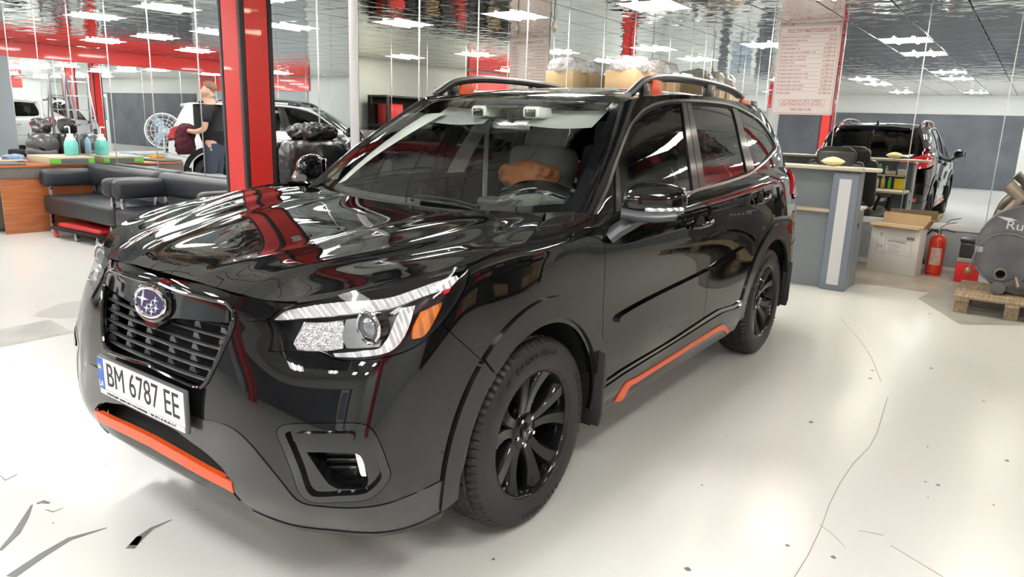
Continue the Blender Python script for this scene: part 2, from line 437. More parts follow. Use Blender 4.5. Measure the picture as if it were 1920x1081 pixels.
M['tube'] = emis('lamp_tube', (1,.985,.96), TUBE); M['warm'] = emis('lamp_tube_warm', (1,.88,.68), TUBE*.7)
def fixture(loc, warm):
    t = thing('ceiling_light', None, 'ceiling light', loc)
    MB().box((0,0,.035), (.58,.58,.05)).build('lamp_tray', M['tray'], t)
    for x, y, dx, dy in ((0,.292,.6,.016),(0,-.292,.6,.016),(.292,0,.016,.57),(-.292,0,.016,.57)):
        MB().box((x,y,.004), (dx,dy,.014)).build('lamp_frame', M['alu'], t)
    for y in (-.11,.11): MB().cyl((-.24,y,-.004), (.24,y,-.004), .022, n=12).build('lamp_tube', M['warm'] if warm else M['tube'], t)
    return t
fx = fixture((0,0,0), False); fw = fixture((0,0,0), True)
names = {}
for k, (a, b_) in enumerate(lights):
    warm = (b_ > 0 and a < -1) 
    o = dup(fw if warm else fx, (a, b_, CEIL))
    o['group'] = 'square ceiling lights'
    o['label'] = 'square ceiling light panel seen only as a reflection in the mirrored surfaces'
    if abs(a+5.15) < .1 and abs(b_+1.25) < .1: o['label'] = 'square white ceiling light panel above the car roof, left of the price list'; o['group'] = 'square ceiling lights'
    elif abs(a+5.15) < .1 and .3 < b_ < .8: o['label'] = 'warm yellow square ceiling light at the top edge, above the price list'
for r0 in (fx, fw):
    for c in list(kids(r0)): bpy.data.objects.remove(c)
    bpy.data.objects.remove(r0)
# ---- walls
SILL = .53; SEAM = .81
def mirror_wall(name, axis, val, face, lo, hi, seams, z0=SILL, z1=CEIL, core=.06, wains=True):
    "axis: 'x' or 'y' wall plane; face = +1/-1 side that looks into the hall"
    mk = lambda u, z, d, su, sz, sd: ((val+d*face, u, z), (sd, su, sz)) if axis == 'x' else ((u, val+d*face, z), (su, sd, sz))
    c, s_ = mk((lo+hi)/2, CEIL/2, -core/2-.012, hi-lo, CEIL, core)
    w = st(MB().box(c, s_).build(name, M['darkwall']))
    ed = sorted([lo]+[q for q in seams if lo < q < hi]+[hi])
    for a, b_ in zip(ed[:-1], ed[1:]):
        c, s_ = mk((a+b_)/2, (z0+z1)/2, -.004, b_-a-.007, z1-z0, .008)
        MB().box(c, s_).build('mirror_panel', M['mirror'], w)
        if wains:
            for q0, q1 in ((a, (a+b_)/2), ((a+b_)/2, b_)):
                c, s_ = mk((q0+q1)/2, (z0-.04+.06)/2, .0, q1-q0-.004, z0-.10, .012)
                MB().box(c, s_, .002, 1).build('wall_panel', M['wallgrey'], w)
    for q in ed[1:-1]:
        c, s_ = mk(q, (z0+z1)/2, .0015, .009, z1-z0, .005); MB().box(c, s_).build('mirror_strip', M['alu'], w)
    if wains:
        c, s_ = mk((lo+hi)/2, z0-.035, .006, hi-lo, .07, .028); MB().box(c, s_, .004).build('sill_trim', M['trimw'], w)
        c, s_ = mk((lo+hi)/2, .03, .006, hi-lo, .06, .024); MB().box(c, s_, .004).build('skirting', M['trimw'], w)
    return w
mirror_wall('wall_right', 'x', XB, 1, YA, YF, [-1.4+SEAM*i for i in range(12)])
mirror_wall('wall_back', 'y', YA, 1, XB, XD+.35, [-2.6-.78*i for i in range(6)])
MB().box((XD+.365, YA-.035, CEIL/2), (.018,.085,CEIL), .003).build('trim_1', M['trimw'])['kind'] = 'structure'
mirror_wall('wall_left', 'x', XD, 1, YG, YA-.12, [-3.93-.92*i for i in range(-1,9)], z0=.60)
wg_ = mirror_wall('wall_far', 'y', YG, 1, -.5, XE, [0.3+.9*i for i in range(10)])
MB().box((-1.4, YG+.02, CEIL/2), (1.8,.06,CEIL)).build('solid_panel', M['wallgrey'], wg_)
MB().box((1.5, YG+.05, 2.50), (7.4,.03,.28)).build('red_band', M['red'], wg_)
we = st(MB().box((XE+.05, (YG+YF)/2, CEIL/2), (.1, YF-YG+.2, CEIL)).build('wall_front', M['pvc']))
MB().box((XE-.01, -1.0, 1.05), (.03, 8.0, 2.1)).build('dark_panel', M['darkwall'], we)
MB().box((XE-.02, -8.4, 2.42), (.04, 6.2, .42)).build('red_band', M['red'], we)
MB().box((XE-.01, -8.4, 1.1), (.03, 6.0, 2.2)).build('grey_panel', M['wallgrey'], we)
dr = MB().box((XE-.03, 2.2, 1.03), (.05,.95,2.06), .004).build('door_1', M['trimw']); dr['kind'] = 'structure'
MB().box((XE-.06, 2.2, 1.45), (.02,.7,.95)).build('door_pane', mat('pane',(.25,.32,.40),.1), dr)
MB().box((XE-.07, 2.56, 1.0), (.05,.03,.14), .008).build('door_handle', M['alu'], dr)
wf = st(MB().box(((XB+XE)/2, YF+.05, CEIL/2), (XE-XB+.2, .1, CEIL)).build('wall_side', M['pvc']))
for k in range(32): MB().box((XB+.25+k*.5, YF-.004, 1.1), (.488,.012,2.18), .003, 1).build('wall_panel', M['pvc'], wf)
MB().box((2.6, YF-.02, 2.42), (9,.04,.42)).build('red_band', M['red'], wf)
M['red'].node_tree.nodes['Principled BSDF'].inputs['Coat Weight'].default_value = .2

# ---- red pillars
def pillar(x, y, s, label, grp):
    t = thing('pillar', label, 'pillar', (x,y,0), 0, grp)
    MB().box((0,0,CEIL/2), (s-.02,s-.02,CEIL)).build('core', M['trimk'], t)
    for k in range(4):
        R = Matrix.Rotation(k*PI/2, 4, 'Z')
        c = R @ Vector((s/2-.006,0,CEIL/2)); d = (.012, s-.075, CEIL) if k % 2 == 0 else (s-.075, .012, CEIL)
        MB().box(c, d, .002, 1).build('red_panel', M['red'], t)
        c = R @ Vector((s/2-.014,s/2-.014,CEIL/2)); MB().box(c, (.034,.034,CEIL), .004).build('corner_strip', M['trimk'], t)
    MB().cyl((0, s/2, 2.33), (0, s/2+.03, 2.33), .045, n=24).build('junction_box', M['trimw'], t)
    return t
pillar(-1.45, -2.83, .272, 'red square pillar with black edges rising behind the car bonnet', None)
for x, y in ((4.2,-5.9), (6.4,-2.9), (3.4,3.6)):
    pillar(x, y, .30, 'red square pillar with black edges, seen only in the mirrors', 'pillars seen in the mirrors')
# ---- floor repairs, cracks and marks
M['patch'] = vary(mat('floor_patch', (.42,.39,.32), .35), 3, (.37,.34,.28), (.50,.46,.38))
M['patch2'] = vary(mat('floor_patch_grey', (.36,.36,.33), .4), 4, (.32,.32,.29), (.44,.43,.39))
M['mark'] = mat('floor_mark', (.17,.18,.17), .5)
def fpoly(name, px, m, z=.0008, h=.0006):
    P = [at(x, y, 'z', 0) for x, y in px]; return MB().prism([(p[0], p[1]) for p in P], h, Matrix.Translation((0,0,z-h))).build(name, m, floor, smooth=0)
fpoly('floor_patch', [(1602,487),(1790,519),(1763,540),(1755,548),(1722,546),(1640,534),(1600,532)], M['patch'], .0010)
fpoly('floor_patch', [(1790,519),(1920,545),(1920,610),(1800,608),(1722,560),(1755,545)], M['patch2'], .0014)
fpoly('floor_patch', [(0,617),(92,599),(140,623),(0,651)], M['patch2'], .0010)
fpoly('floor_patch', [(56,592),(100,572),(160,560),(170,590),(120,598)], mat('patch_pale', (.50,.50,.47), .3), .0012)
def stroke(px, w, m=None):
    P = [at(x, y, 'z', 0)[:2] for x, y in px]; L = []; R = []
    n = len(P)
    for i in range(n):
        d = P[min(i+1,n-1)]-P[max(i-1,0)]; d /= np.linalg.norm(d)+1e-9; q = np.array([-d[1], d[0]])*(w[i] if isinstance(w, list) else w)/2
        L.append(P[i]+q); R.append(P[i]-q)
    return MB().prism([tuple(p) for p in L+R[::-1]], .0006, Matrix.Translation((0,0,.0006))).build('floor_mark', m or M['mark'], floor, smooth=0)
stroke([(0,1032),(30,1000),(48,970),(60,946)], [.012,.025,.02,.006])
stroke([(20,1081),(80,1040),(130,1010),(200,989)], [.035,.03,.022,.004])
stroke([(244,1028),(262,1008),(285,990),(322,974)], [.03,.028,.016,.004])
stroke([(250,1022),(262,1005)], [.03,.02])
stroke([(69,944),(80,940),(93,943)], [.012,.022,.010])
stroke([(85,955),(100,959),(118,952)], [.003,.006,.002])
stroke([(0,890),(10,900),(32,889)], [.002,.006,.002])
crk = mat('crack', (.33,.31,.26), .6)
stroke([(1575,596),(1612,636),(1635,672),(1652,715)], .003, crk)
stroke([(1664,745),(1655,775),(1645,810),(1630,838),(1600,868),(1575,905),(1555,945),(1540,988),(1515,1040),(1490,1081)], .0032, crk)
stroke([(1536,982),(1560,1000),(1585,1026)], .0016, crk); stroke([(1670,1022),(1710,1046),(1768,1081)], .0028, crk); stroke([(1610,994),(1657,1003)], [.002,.004], crk); stroke([(1722,559),(1755,545),(1790,519)], .006, M['mark'])
for k, (x, y, w) in enumerate([(1521,791,.03),(1636,694,.026),(1632,709,.024),(1746,690,.032),(1471,621,.016),(1629,619,.014),(1743,588,.03),(1740,715,.012),(1857,725,.014),(1844,752,.022),(1739,837,.014),(1888,863,.024),(1735,903,.013),(1759,909,.024),(1740,932,.01),(1863,946,.012),(1477,1022,.02),(1563,1044,.022),(1290,1067,.028),(1316,909,.012),(1361,817,.008),(1270,773,.010),(1296,821,.006),(17,683,.012),(100,980,.008),(370,955,.008),(200,870,.008),(925,1048,.014)]):
    P = at(x, y, 'z', 0); rr = random.Random(k)
    MB().prism([(P[0]+w*.5*(.6+.5*rr.random())*math.cos(a), P[1]+w*.5*(.5+.5*rr.random())*math.sin(a)) for a in np.linspace(0,2*PI,10)[:-1]], .0006, Matrix.Translation((0,0,.0006))).build('floor_chip', M['mark'], floor, smooth=0)

# ------------------------------------------------------------------ the black car: surfaces
def cols(*c):
    "each c: list of x, list of y, list of z (scalars allowed)"
    n = max(len(q) for cc in c for q in cc if isinstance(q, (list, tuple)))
    ex = lambda q: list(q) if isinstance(q, (list, tuple)) else [q]*n
    return np.array([[(a, b, d) for a, b, d in zip(ex(x), ex(y), ex(z))] for x, y, z in c])
FR = cols(
 ([.86,.915,.92,.92,.905,.885,.867,.853,.840], 0, [.25,.34,.42,.55,.68,.78,.86,.91,.937]),
 ([.857,.912,.917,.915,.901,.881,.862,.848,.833], .22, [.25,.34,.42,.55,.68,.78,.86,.905,.93]),
 ([.84,.892,.900,.897,.880,.859,.840,.826,.810], [.42,.42,.42,.42,.42,.42,.41,.405,.40], [.25,.34,.42,.55,.67,.76,.83,.88,.919]),
 ([.81,.862,.874,.868,.850,.825,.799,.776,.757], [.57,.575,.58,.58,.58,.58,.575,.57,.555], [.25,.34,.43,.55,.66,.74,.81,.87,.918]),
 ([.745,.80,.815,.812,.792,.765,.738,.715,.695], [.70,.72,.735,.742,.735,.722,.705,.685,.655], [.25,.34,.43,.55,.66,.76,.84,.905,.956]),
 ([.68,.735,.752,.748,.727,.695,.66,.63,.60], [.785,.81,.825,.83,.825,.815,.80,.785,.755], [.245,.335,.43,.55,.67,.79,.88,.94,.988]),
 ([.56,.60,.62,.62,.605,.58,.545,.515,.488], [.84,.865,.875,.88,.88,.875,.865,.85,.822], [.24,.33,.43,.56,.70,.82,.915,.975,1.015]),
 ([.38,.39,.40,.405,.405,.405,.40,.40,.40], [.848,.872,.885,.893,.896,.894,.888,.880,.866], [.23,.32,.43,.57,.71,.85,.94,.99,1.022]),
 (.2, [.843,.872,.888,.898,.902,.90,.893,.883,.864], [.22,.31,.43,.57,.72,.87,.96,1.02,1.057]),
 (0., [.83,.87,.886,.896,.902,.90,.894,.878,.835], [.20,.30,.43,.57,.73,.88,.975,1.04,1.085]),
 (-.22, [.815,.865,.883,.890,.893,.894,.890,.868,.80], [.20,.30,.43,.57,.73,.88,.985,1.06,1.112]),
 (-.45, [.80,.862,.880,.884,.885,.892,.888,.868,.832], [.20,.30,.43,.58,.74,.88,.99,1.06,1.107]),
 (-.9, [.80,.862,.880,.882,.880,.890,.886,.868,.838], [.20,.30,.43,.58,.74,.88,.995,1.07,1.118]),
 (-1.4, [.80,.862,.880,.882,.880,.890,.887,.870,.842], [.20,.30,.43,.58,.74,.89,1.01,1.085,1.135]),
 (-1.9, [.80,.862,.880,.884,.884,.894,.890,.872,.842], [.20,.30,.43,.58,.75,.91,1.03,1.11,1.163]),
 (-2.3, [.815,.868,.885,.897,.903,.903,.893,.872,.838], [.20,.30,.43,.58,.75,.92,1.05,1.14,1.195]),
 (-2.67, [.82,.872,.888,.90,.906,.904,.890,.868,.828], [.20,.30,.43,.58,.75,.93,1.06,1.15,1.21]),
 (-3.0, [.82,.868,.884,.892,.895,.890,.873,.848,.805], [.22,.31,.43,.58,.75,.93,1.06,1.15,1.21]),
 ([-3.22,-3.24,-3.25,-3.26,-3.26,-3.25,-3.24,-3.22,-3.20], [.805,.852,.868,.875,.873,.86,.838,.81,.77], [.24,.32,.43,.58,.75,.93,1.06,1.15,1.20]),
 ([-3.38,-3.42,-3.44,-3.46,-3.45,-3.43,-3.40,-3.37,-3.34], [.74,.785,.80,.81,.80,.785,.765,.735,.70], [.27,.34,.44,.58,.75,.93,1.06,1.14,1.185]),
 ([-3.46,-3.52,-3.55,-3.57,-3.55,-3.51,-3.48,-3.45,-3.41], [.60,.64,.65,.66,.65,.64,.62,.60,.57], [.28,.34,.44,.58,.75,.93,1.05,1.12,1.165]),
 ([-3.50,-3.57,-3.61,-3.63,-3.60,-3.55,-3.52,-3.49,-3.45], .35, [.28,.35,.44,.58,.75,.93,1.05,1.11,1.15]),
 ([-3.51,-3.58,-3.62,-3.64,-3.61,-3.56,-3.53,-3.50,-3.46], 0, [.28,.35,.44,.58,.75,.93,1.05,1.11,1.145]))
S1 = Surf(FR, mirror_u=True)
HG = np.array([list(zip(a, b, c)) for a, b, c in (
 ([.84,.835,.812,.764,.702,.612,.492,.378], [0,.21,.39,.55,.648,.746,.815,.867], [.937,.934,.922,.919,.956,.986,1.014,1.024]),
 ([.79,.783,.755,.70,.625,.52,.385,.25], [0,.205,.385,.525,.625,.725,.805,.869], [.963,.961,.955,.958,.981,1.006,1.031,1.043]),
 ([.60,.595,.57,.50,.42,.33,.22,.12], [0,.20,.375,.49,.60,.70,.79,.869], [1.004,1.003,1.007,1.018,1.020,1.032,1.048,1.056]),
 ([.30,.30,.28,.24,.19,.13,.07,.03], [0,.19,.37,.47,.58,.69,.78,.853], [1.048,1.047,1.054,1.068,1.066,1.073,1.078,1.073]),
 ([-.02,-.02,-.03,-.05,-.06,-.07,-.07,-.08], [0,.19,.37,.47,.57,.67,.74,.80], [1.070,1.070,1.078,1.092,1.093,1.095,1.096,1.093]),
 ([-.24,-.24,-.24,-.24,-.24,-.235,-.22,-.20], [0,.18,.36,.46,.55,.63,.69,.745], [1.075,1.076,1.083,1.094,1.098,1.10,1.101,1.100]))]).transpose(1,0,2)
HD0 = Surf(HG, mirror_u=True)
_r1 = [.18,.205,.27,.34,.375,.40]; _r2 = [.40,.40,.53,.635,.66,.66]; _k = [.1,.5,1.,1.,.8,.35]
_rows = []
for i in range(6):
    uu = np.linspace(0, HD0.u[-1], 200); P_i, _ = HD0.ev(np.stack([uu, np.full(200, HD0.v[i])], 1)); o_ = np.argsort(P_i[:,1]); a, b_, ym = _r1[i], _r2[i], HG[-1][i][1]
    ys = [0, a*.55, a-.035, a, a+.038, (a+b_)/2+.01, b_-.035, b_, b_+.040, (b_+.035+ym)/2+.015, ym]
    dz = np.array([-.001,-.0005,.0022,.0050,.0015,-.0015,.0008,.0032,-.0015,0,0])*_k[i]
    row = []
    for y_, d_ in zip(ys[:-1], dz[:-1]): row.append((np.interp(y_, P_i[o_,1], P_i[o_,0]), y_, np.interp(y_, P_i[o_,1], P_i[o_,2])+d_))
    row.append(tuple(HG[-1][i])); _rows.append(row)
HD = Surf(np.array(_rows).transpose(1,0,2), mirror_u=True)
yb = [0,.25,.5,.66,.76]; xb = [-.30,-.305,-.335,-.375,-.42]; zb = [1.07,1.073,1.084,1.097,1.108]
yt = [0,.2,.4,.52,.585]; xt = [-1.03,-1.03,-1.035,-1.035,-1.035]; zt = [1.553,1.552,1.547,1.542,1.535]
WG = np.array([[((1-t)*xb[j]+t*xt[j]+.035*4*t*(1-t)*.8*(1-(yb[j]/.76)**2*.5), (1-t)*yb[j]+t*yt[j]+.02*4*t*(1-t)*(yb[j]/.76), (1-t)*zb[j]+t*zt[j]+.03*4*t*(1-t)*(1-(yb[j]/.76)**2*.5)) for t in (0,.25,.5,.75,1)] for j in range(5)])
WN = Surf(WG, mirror_u=True)
def gcol(xl, yl, zl, xh, yh, zh, b=.018):
    out = []
    for t in (-.12,0,.2,.45,.7,.88,1):
        bb = b*4*t*(1-t); out.append(((1-t)*xl+t*xh, (1-t)*yl+t*yh+bb, (1-t)*zl+t*zh+bb*.5))
    return out
GG = np.array([
 gcol(-.425,.757,1.112,-1.04,.578,1.540), gcol(-.405,.800,1.107,-1.03,.615,1.545), gcol(-.50,.828,1.108,-1.10,.640,1.563),
 gcol(-.75,.836,1.113,-1.28,.655,1.580), gcol(-1.1,.840,1.124,-1.5,.668,1.596), gcol(-1.45,.843,1.137,-1.75,.672,1.604), gcol(-1.85,.843,1.160,-2.05,.672,1.606),
 gcol(-2.25,.839,1.192,-2.35,.666,1.602), gcol(-2.6,.832,1.209,-2.65,.655,1.592), gcol(-2.95,.812,1.21,-2.92,.638,1.578),
 gcol(-3.18,.776,1.20,-3.09,.61,1.565), gcol(-3.33,.705,1.186,-3.17,.57,1.560), gcol(-3.40,.58,1.167,-3.20,.50,1.562), gcol(-3.44,.35,1.152,-3.22,.32,1.568), gcol(-3.45,0,1.147,-3.23,0,1.572)])
GS = Surf(GG)
def rrow(x, zc, ye, ze):
    return [(x+.0*y, y, zc-(zc-ze)*(y/ye)**2.6) for y in (0, .35*ye, .65*ye, .86*ye, ye)]
RG = np.array([rrow(-1.03,1.553,.60,1.538), rrow(-1.12,1.578,.625,1.556), rrow(-1.28,1.605,.650,1.580), rrow(-1.5,1.629,.664,1.597), rrow(-1.8,1.646,.671,1.606), rrow(-2.2,1.648,.668,1.606), rrow(-2.6,1.636,.655,1.594), rrow(-2.95,1.610,.635,1.576), rrow(-3.16,1.585,.57,1.561), rrow(-3.30,1.562,.5,1.545)]).transpose(1,0,2)
RF = Surf(RG, mirror_u=True)

# ------------------------------------------------------------------ the black car: body panels
car = thing('car', 'black mid-size SUV with orange trim strips and black alloy wheels, parked nearest the camera', 'car')
P_ = S1.pix; X_ = S1.xyz
def circ(s, cx, cz, R, a0, a1, y=.9, n=24, corner=True):
    L = [(cx+R*math.cos(math.radians(a0+(a1-a0)*i/n)), y, cz+R*math.sin(math.radians(a0+(a1-a0)*i/n)), 1 if corner and i in (0, n) else 0) for i in range(n+1)]
    return s.xyz(L)
hl = [(501.5,600.5,1),(523,580),(551.7,567),(623,549.5),(709,531),(781,511),(838,498),(873,492.5),(881,498),(881,517),(873,545),(853,579),(830,608),(801,636),(767,656.5),(724,669),(666,676),(632,674),(615,668),(595,659),(537,658),(503,658,1),(510,630)]
HL = curve(P_(hl))
hood_front = [tuple(p)+(0,) for p in HG[:,0][::1]]; hood_side = [tuple(p)+(0,) for p in HG[-1]]
# front door / rear door / quarter lines
dfront = [(-.425,.83,1.099,1),(-.415,.87,1.06),(-.415,.89,.95),(-.43,.89,.80),(-.455,.885,.60),(-.475,.88,.43),(-.475,.87,.33,1)]
dmid = [(-1.505,.842,1.137,1),(-1.53,.87,1.07),(-1.565,.89,.95),(-1.59,.885,.72),(-1.575,.88,.50),(-1.55,.87,.33,1)]
rarc = [(-2.67+.50*math.cos(math.radians(a)), .9, .362+.50*math.sin(math.radians(a)), 0) for a in (8,20,32,44,56)]
drear = [(-2.33,.838,1.195,1),(-2.50,.872,1.14),(-2.56,.89,1.05),(-2.53,.9,.94),(-2.44,.9,.83)]
sb = lambda a, b: [(a,.862,.305,1),(b,.862,.305,1)]
# front fender: behind the headlight, over the wheel, up to the A-pillar
arcf = [(.40*math.cos(math.radians(a)), .9, .36+.40*math.sin(math.radians(a)), 1 if a in (182,28) else 0) for a in range(182,20,-14)]
fseam = P_([(830.5,608,1),(870,645),(905,678,1)])
fend = curve(X_(hood_side[0:6])[0:1] + [] ) if False else None
fo = P_([(881,499,1),(881,517),(873,545),(853,579)]) + P_([(830.5,608,1),(868,644),(905,678)]) + X_([(.40*math.cos(math.radians(a)), .9, .36+.40*math.sin(math.radians(a)), 1 if i in (0,9) else 0) for i, a in enumerate(np.linspace(47,186,10))])
fo += X_([(-.40,.87,.305,1),(-.475,.87,.305,1)]) + X_(dfront[::-1][1:]) + X_([(-.36,.79,1.118,1),(-.2,.765,1.115,1)]) + X_([(q[0],q[1],q[2],0) for q in HG[-1][::-1][1:5]]) 
pair('front_fender', panel(S1, curve(fo)), M['paint'], car)
pair('front_door', panel(S1, curve(X_(dfront)+X_([(-1.0,.862,.32),(-1.55,.87,.33,1)])[0:1]+X_(dmid[::-1])+X_([(-1.0,.838,1.118)]))), M['paint'], car)
pair('rear_door', panel(S1, curve(X_(dmid)+X_([(-1.9,.87,.33),(-2.13,.87,.35,1)])+X_([(-2.15,.89,.42)])+X_(rarc)+X_(drear[::-1])+X_([(-1.9,.842,1.163)]))), M['paint'], car)
q = X_(drear)+X_([(-2.67+.40*math.cos(math.radians(a)), .9, .36+.40*math.sin(math.radians(a)), 1 if i in (0,9) else 0) for i, a in enumerate(np.linspace(60,165,10))])
q += X_([(-2.98,.89,.66,1),(-3.25,.875,.70),(-3.42,.80,.74,1),(-3.415,.785,.93,1),(-3.05,.885,1.0),(-3.0,.84,1.12),(-3.05,.79,1.20,1),(-2.67,.828,1.209)])
pair('rear_quarter', panel(S1, curve(q)), M['paint'], car)
rb = X_([(-2.98,.89,.655,1),(-3.25,.875,.695),(-3.42,.80,.735),(-3.57,.5,.74),(-3.61,0,.74,1),(-3.58,0,.36,1),(-3.5,.64,.34),(-3.36,.80,.34),(-3.1,.86,.33),(-3.02,.875,.40,1)])
rbp = panel(S1, curve(rb)); put('rear_bumper', join(rbp, mir(rbp)), M['paint'], car)
tg = X_([(-3.61,0,.75,1),(-3.56,.55,.745,1),(-3.50,.68,.80),(-3.47,.69,1.0),(-3.36,.66,1.175,1),(-3.45,.3,1.15),(-3.46,0,1.145,1)])
tgp = panel(S1, curve(tg)); put('tailgate', join(tgp, mir(tgp)), M['paint'], car)
tl = X_([(-3.02,.872,1.03,1),(-3.25,.855,.99),(-3.43,.78,.96),(-3.53,.60,.95,1),(-3.52,.45,.98),(-3.50,.44,1.06,1),(-3.43,.66,1.13),(-3.30,.76,1.17),(-3.14,.80,1.185,1)])
pair('tail_lamp', panel(S1, curve(tl), lift=.012, depth=.02), M['red_lens'], car)
# bumper cover: everything ahead of the wheel and under the headlights
inner_y0 = S1.u[S1.off]
grille_hole = P_([(287,555,0)])
def y0(z): return S1.near((S1.ev([[0., S1.near((.9,0,z))[1]]])[0][0]))
def c0(z, c=1): v = S1.near((.9,0,z))[1]; return (0., v, c)
bo = [c0(.945)] + X_([(.833,.22,.936),(.812,.385,.915)]) + P_([(447,550),(456,566),(461,602,1),(478,603,1),(501,600.5,1),(510,630),(503,658,1),(537,658),(595,659),(615,668),(632,674),(666,676),(724,669),(767,656.5),(801,636),(830.5,608,1),(868,644),(905,678)])
bo += X_([(.40*math.cos(math.radians(a)), .9, .36+.40*math.sin(math.radians(a)), 0) for a in (47,40,28,16,6)]) + X_([(.43,.86,.30,1),(.6,.855,.285),(.74,.78,.285),(.84,.57,.29),(.885,.42,.30,1)]) + [c0(.30)]
gh = P_([(434,571,0),(437,592),(434,612),(420,645),(400,690),(383,722),(373,728),(350,720),(318,706)])
gh = [c0(.62)] + gh[::-1] + [c0(.925)] if False else [c0(.918)] + P_([(330,545),(360,553),(400,563),(428,570),(439,582),(436,612),(420,648),(400,692),(384,722),(372,727),(350,719),(318,704),(290,690)]) + [c0(.648)]
ih = [c0(.478)] + P_([(330,805),(352,822),(389,849),(415,874),(427,890),(420,895),(408,887),(340,849)]) + [c0(.409)]
fogh = P_([(518,809),(528,797),(560,793),(620,792),(665,792),(688,796),(702,809),(714,832),(725,862),(733,890),(724,908),(708,925),(690,936),(640,941),(585,941),(562,925),(545,880),(530,842)])
GH, IH, FH = curve(gh), curve(ih), curve(fogh)
eps = lambda c: np.stack([np.maximum(c[:,0], -.0), c[:,1]], 1)
bp_ = panel(S1, curve(bo), holes=[FH], gap=.0018)
def half(outer, holes=(), **k):
    "front piece crossing the middle: cut the +y half with the centre edge exactly at y = 0, then mirror"
    return panel(S1, outer, holes, **k)
# holes touching the centre line are carved from the outline instead
bo2 = [c0(.945)] + bo[1:]
body_out = curve(bo2[:-1]+[c0(.30)])
gA = curve(gh[0:1]+gh[1:-1]+gh[-1:]); iA = curve(ih)
chain = [c0(.945)] + bo2[1:-1] + [c0(.30)] + ih[::-1] + gh[::-1]
bpan = panel(S1, curve(chain), holes=[FH], gap=0.0008)
put('front_bumper', join(bpan, mir(bpan)), M['paint'], car)
# bonnet
nu, nv = 60, 60
def sheet(s, nu=50, nv=50, lift=0, u0=0, u1=1, v0=0, v1=1, both=True, m=None):
    uu = s.u[s.off]+(s.u[-1]-s.u[s.off])*np.linspace(u0, u1, nu); vv = s.v[-1]*np.linspace(v0, v1, nv)
    uv = np.array([(a, b) for a in uu for b in vv]); V, N = s.ev(uv); V = V+N*lift
    F = []
    for i in range(nu-1):
        for j in range(nv-1):
            a = i*nv+j; f = (a, a+nv, a+nv+1, a+1)
            fn = np.cross(V[f[1]]-V[f[0]], V[f[3]]-V[f[0]])
            F.append(f if fn@N[a] > 0 else f[::-1])
    A = (V, F, N)
    return join(A, mir(A)) if both else A
def full(s, e=0): 
    a, b, c, d = s.u[s.off], s.u[-1]-e, e, s.v[-1]-e
    return np.array([(a,c),(b,c),(b,d),(a,d)])
def rect(s, e=0., k=60):
    a, b, c, d = s.u[s.off], s.u[-1]-e, e, s.v[-1]-e
    L = [(a+(b-a)*i/k, c) for i in range(k)]+[(b, c+(d-c)*i/k) for i in range(k)]+[(b+(a-b)*i/k, d) for i in range(k)]+[(a, d+(c-d)*i/k) for i in range(k)]
    return np.array(L)
hp = panel(HD, rect(HD, .001), gap=0, depth=.018, g=.02)
hx = panel(S1, curve(P_([(447,549,1),(456,566),(460,601,1),(478,602,1),(500,599,1),(521,581,1),(551,565,1),(520,556),(480,551)])), gap=.0008, depth=.01)
put('hood', join(hp, mir(hp), hx, mir(hx)), M['paint'], car)

# ---- grille
def band(s, pts, lift=0.): return [s.at(q, lift)[0] for q in pts]
def both_sides(L): return [np.array(p)*[1,-1,1] for p in L[::-1] if abs(p[1]) > 1e-4]+[np.array(p) for p in L]
def zrow(z, ymax, n=14, back=.03):
    out = []
    for i in range(n+1):
        y = ymax*i/n; uv = S1.near((.9-.12*y*y, y, z)); p, nn = S1.at(uv); out.append((p[0]-back, y, z))
    return both_sides(out)
MB().box((.72,0,.77), (.04,.86,.34)).box((.80,0,.60),(.12,.8,.02)).build('grille_backing', M['dark'], car)
for k, (z, ym) in enumerate([(.652,.335),(.686,.352),(.720,.365),(.754,.375),(.788,.382),(.822,.388)]):
    b = MB(); b.tube(zrow(z, ym), .01, n=8, flat=(.010,.0038)); b.build('grille_slat', M['slat'], car)
for k, z in enumerate([.669,.703,.737,.771,.805]):
    for y in (-.31,-.19,-.07,.07,.19,.31):
        if abs(y) < .1 and z > .76: continue
        b = MB()
        x = S1.at(S1.near((.9,y,z)))[0][0]-.045
        b.prism([(-.020,-.009),(.020,-.009),(.010,.009),(-.010,.009)], .012, Matrix.Translation((x,y+.02*k*0,z)) @ Matrix(((0,0,1,0),(1,0,0,0),(0,1,0,0),(0,0,0,1))))
        b.build('grille_tab', M['slat'], car)
wb = panel(S1, curve([c0(.908)] + P_([(330,549),(360,557),(400,567),(431,577,1),(433,605,1),(400,603),(360,599),(322,597),(308,606),(297,611)]) + [c0(.768)]), gap=0, lift=.004, depth=.03)
put('grille_wing', join(wb, mir(wb)), M['gloss'], car)
gp = [S1.at(q, .002)[0] for q in curve(gh, closed=False)]
gp[0] = gp[0]*[1,0,1]; gp[-1] = gp[-1]*[1,0,1]
gl = [p*[1,-1,1] for p in gp[::-1][:-1]]+gp[:-1]
gl = [p for i, p in enumerate(gl) if i % 2 == 0]
MB().tube(gl, .007, n=8, closed=True).build('grille_frame', M['gloss'], car)
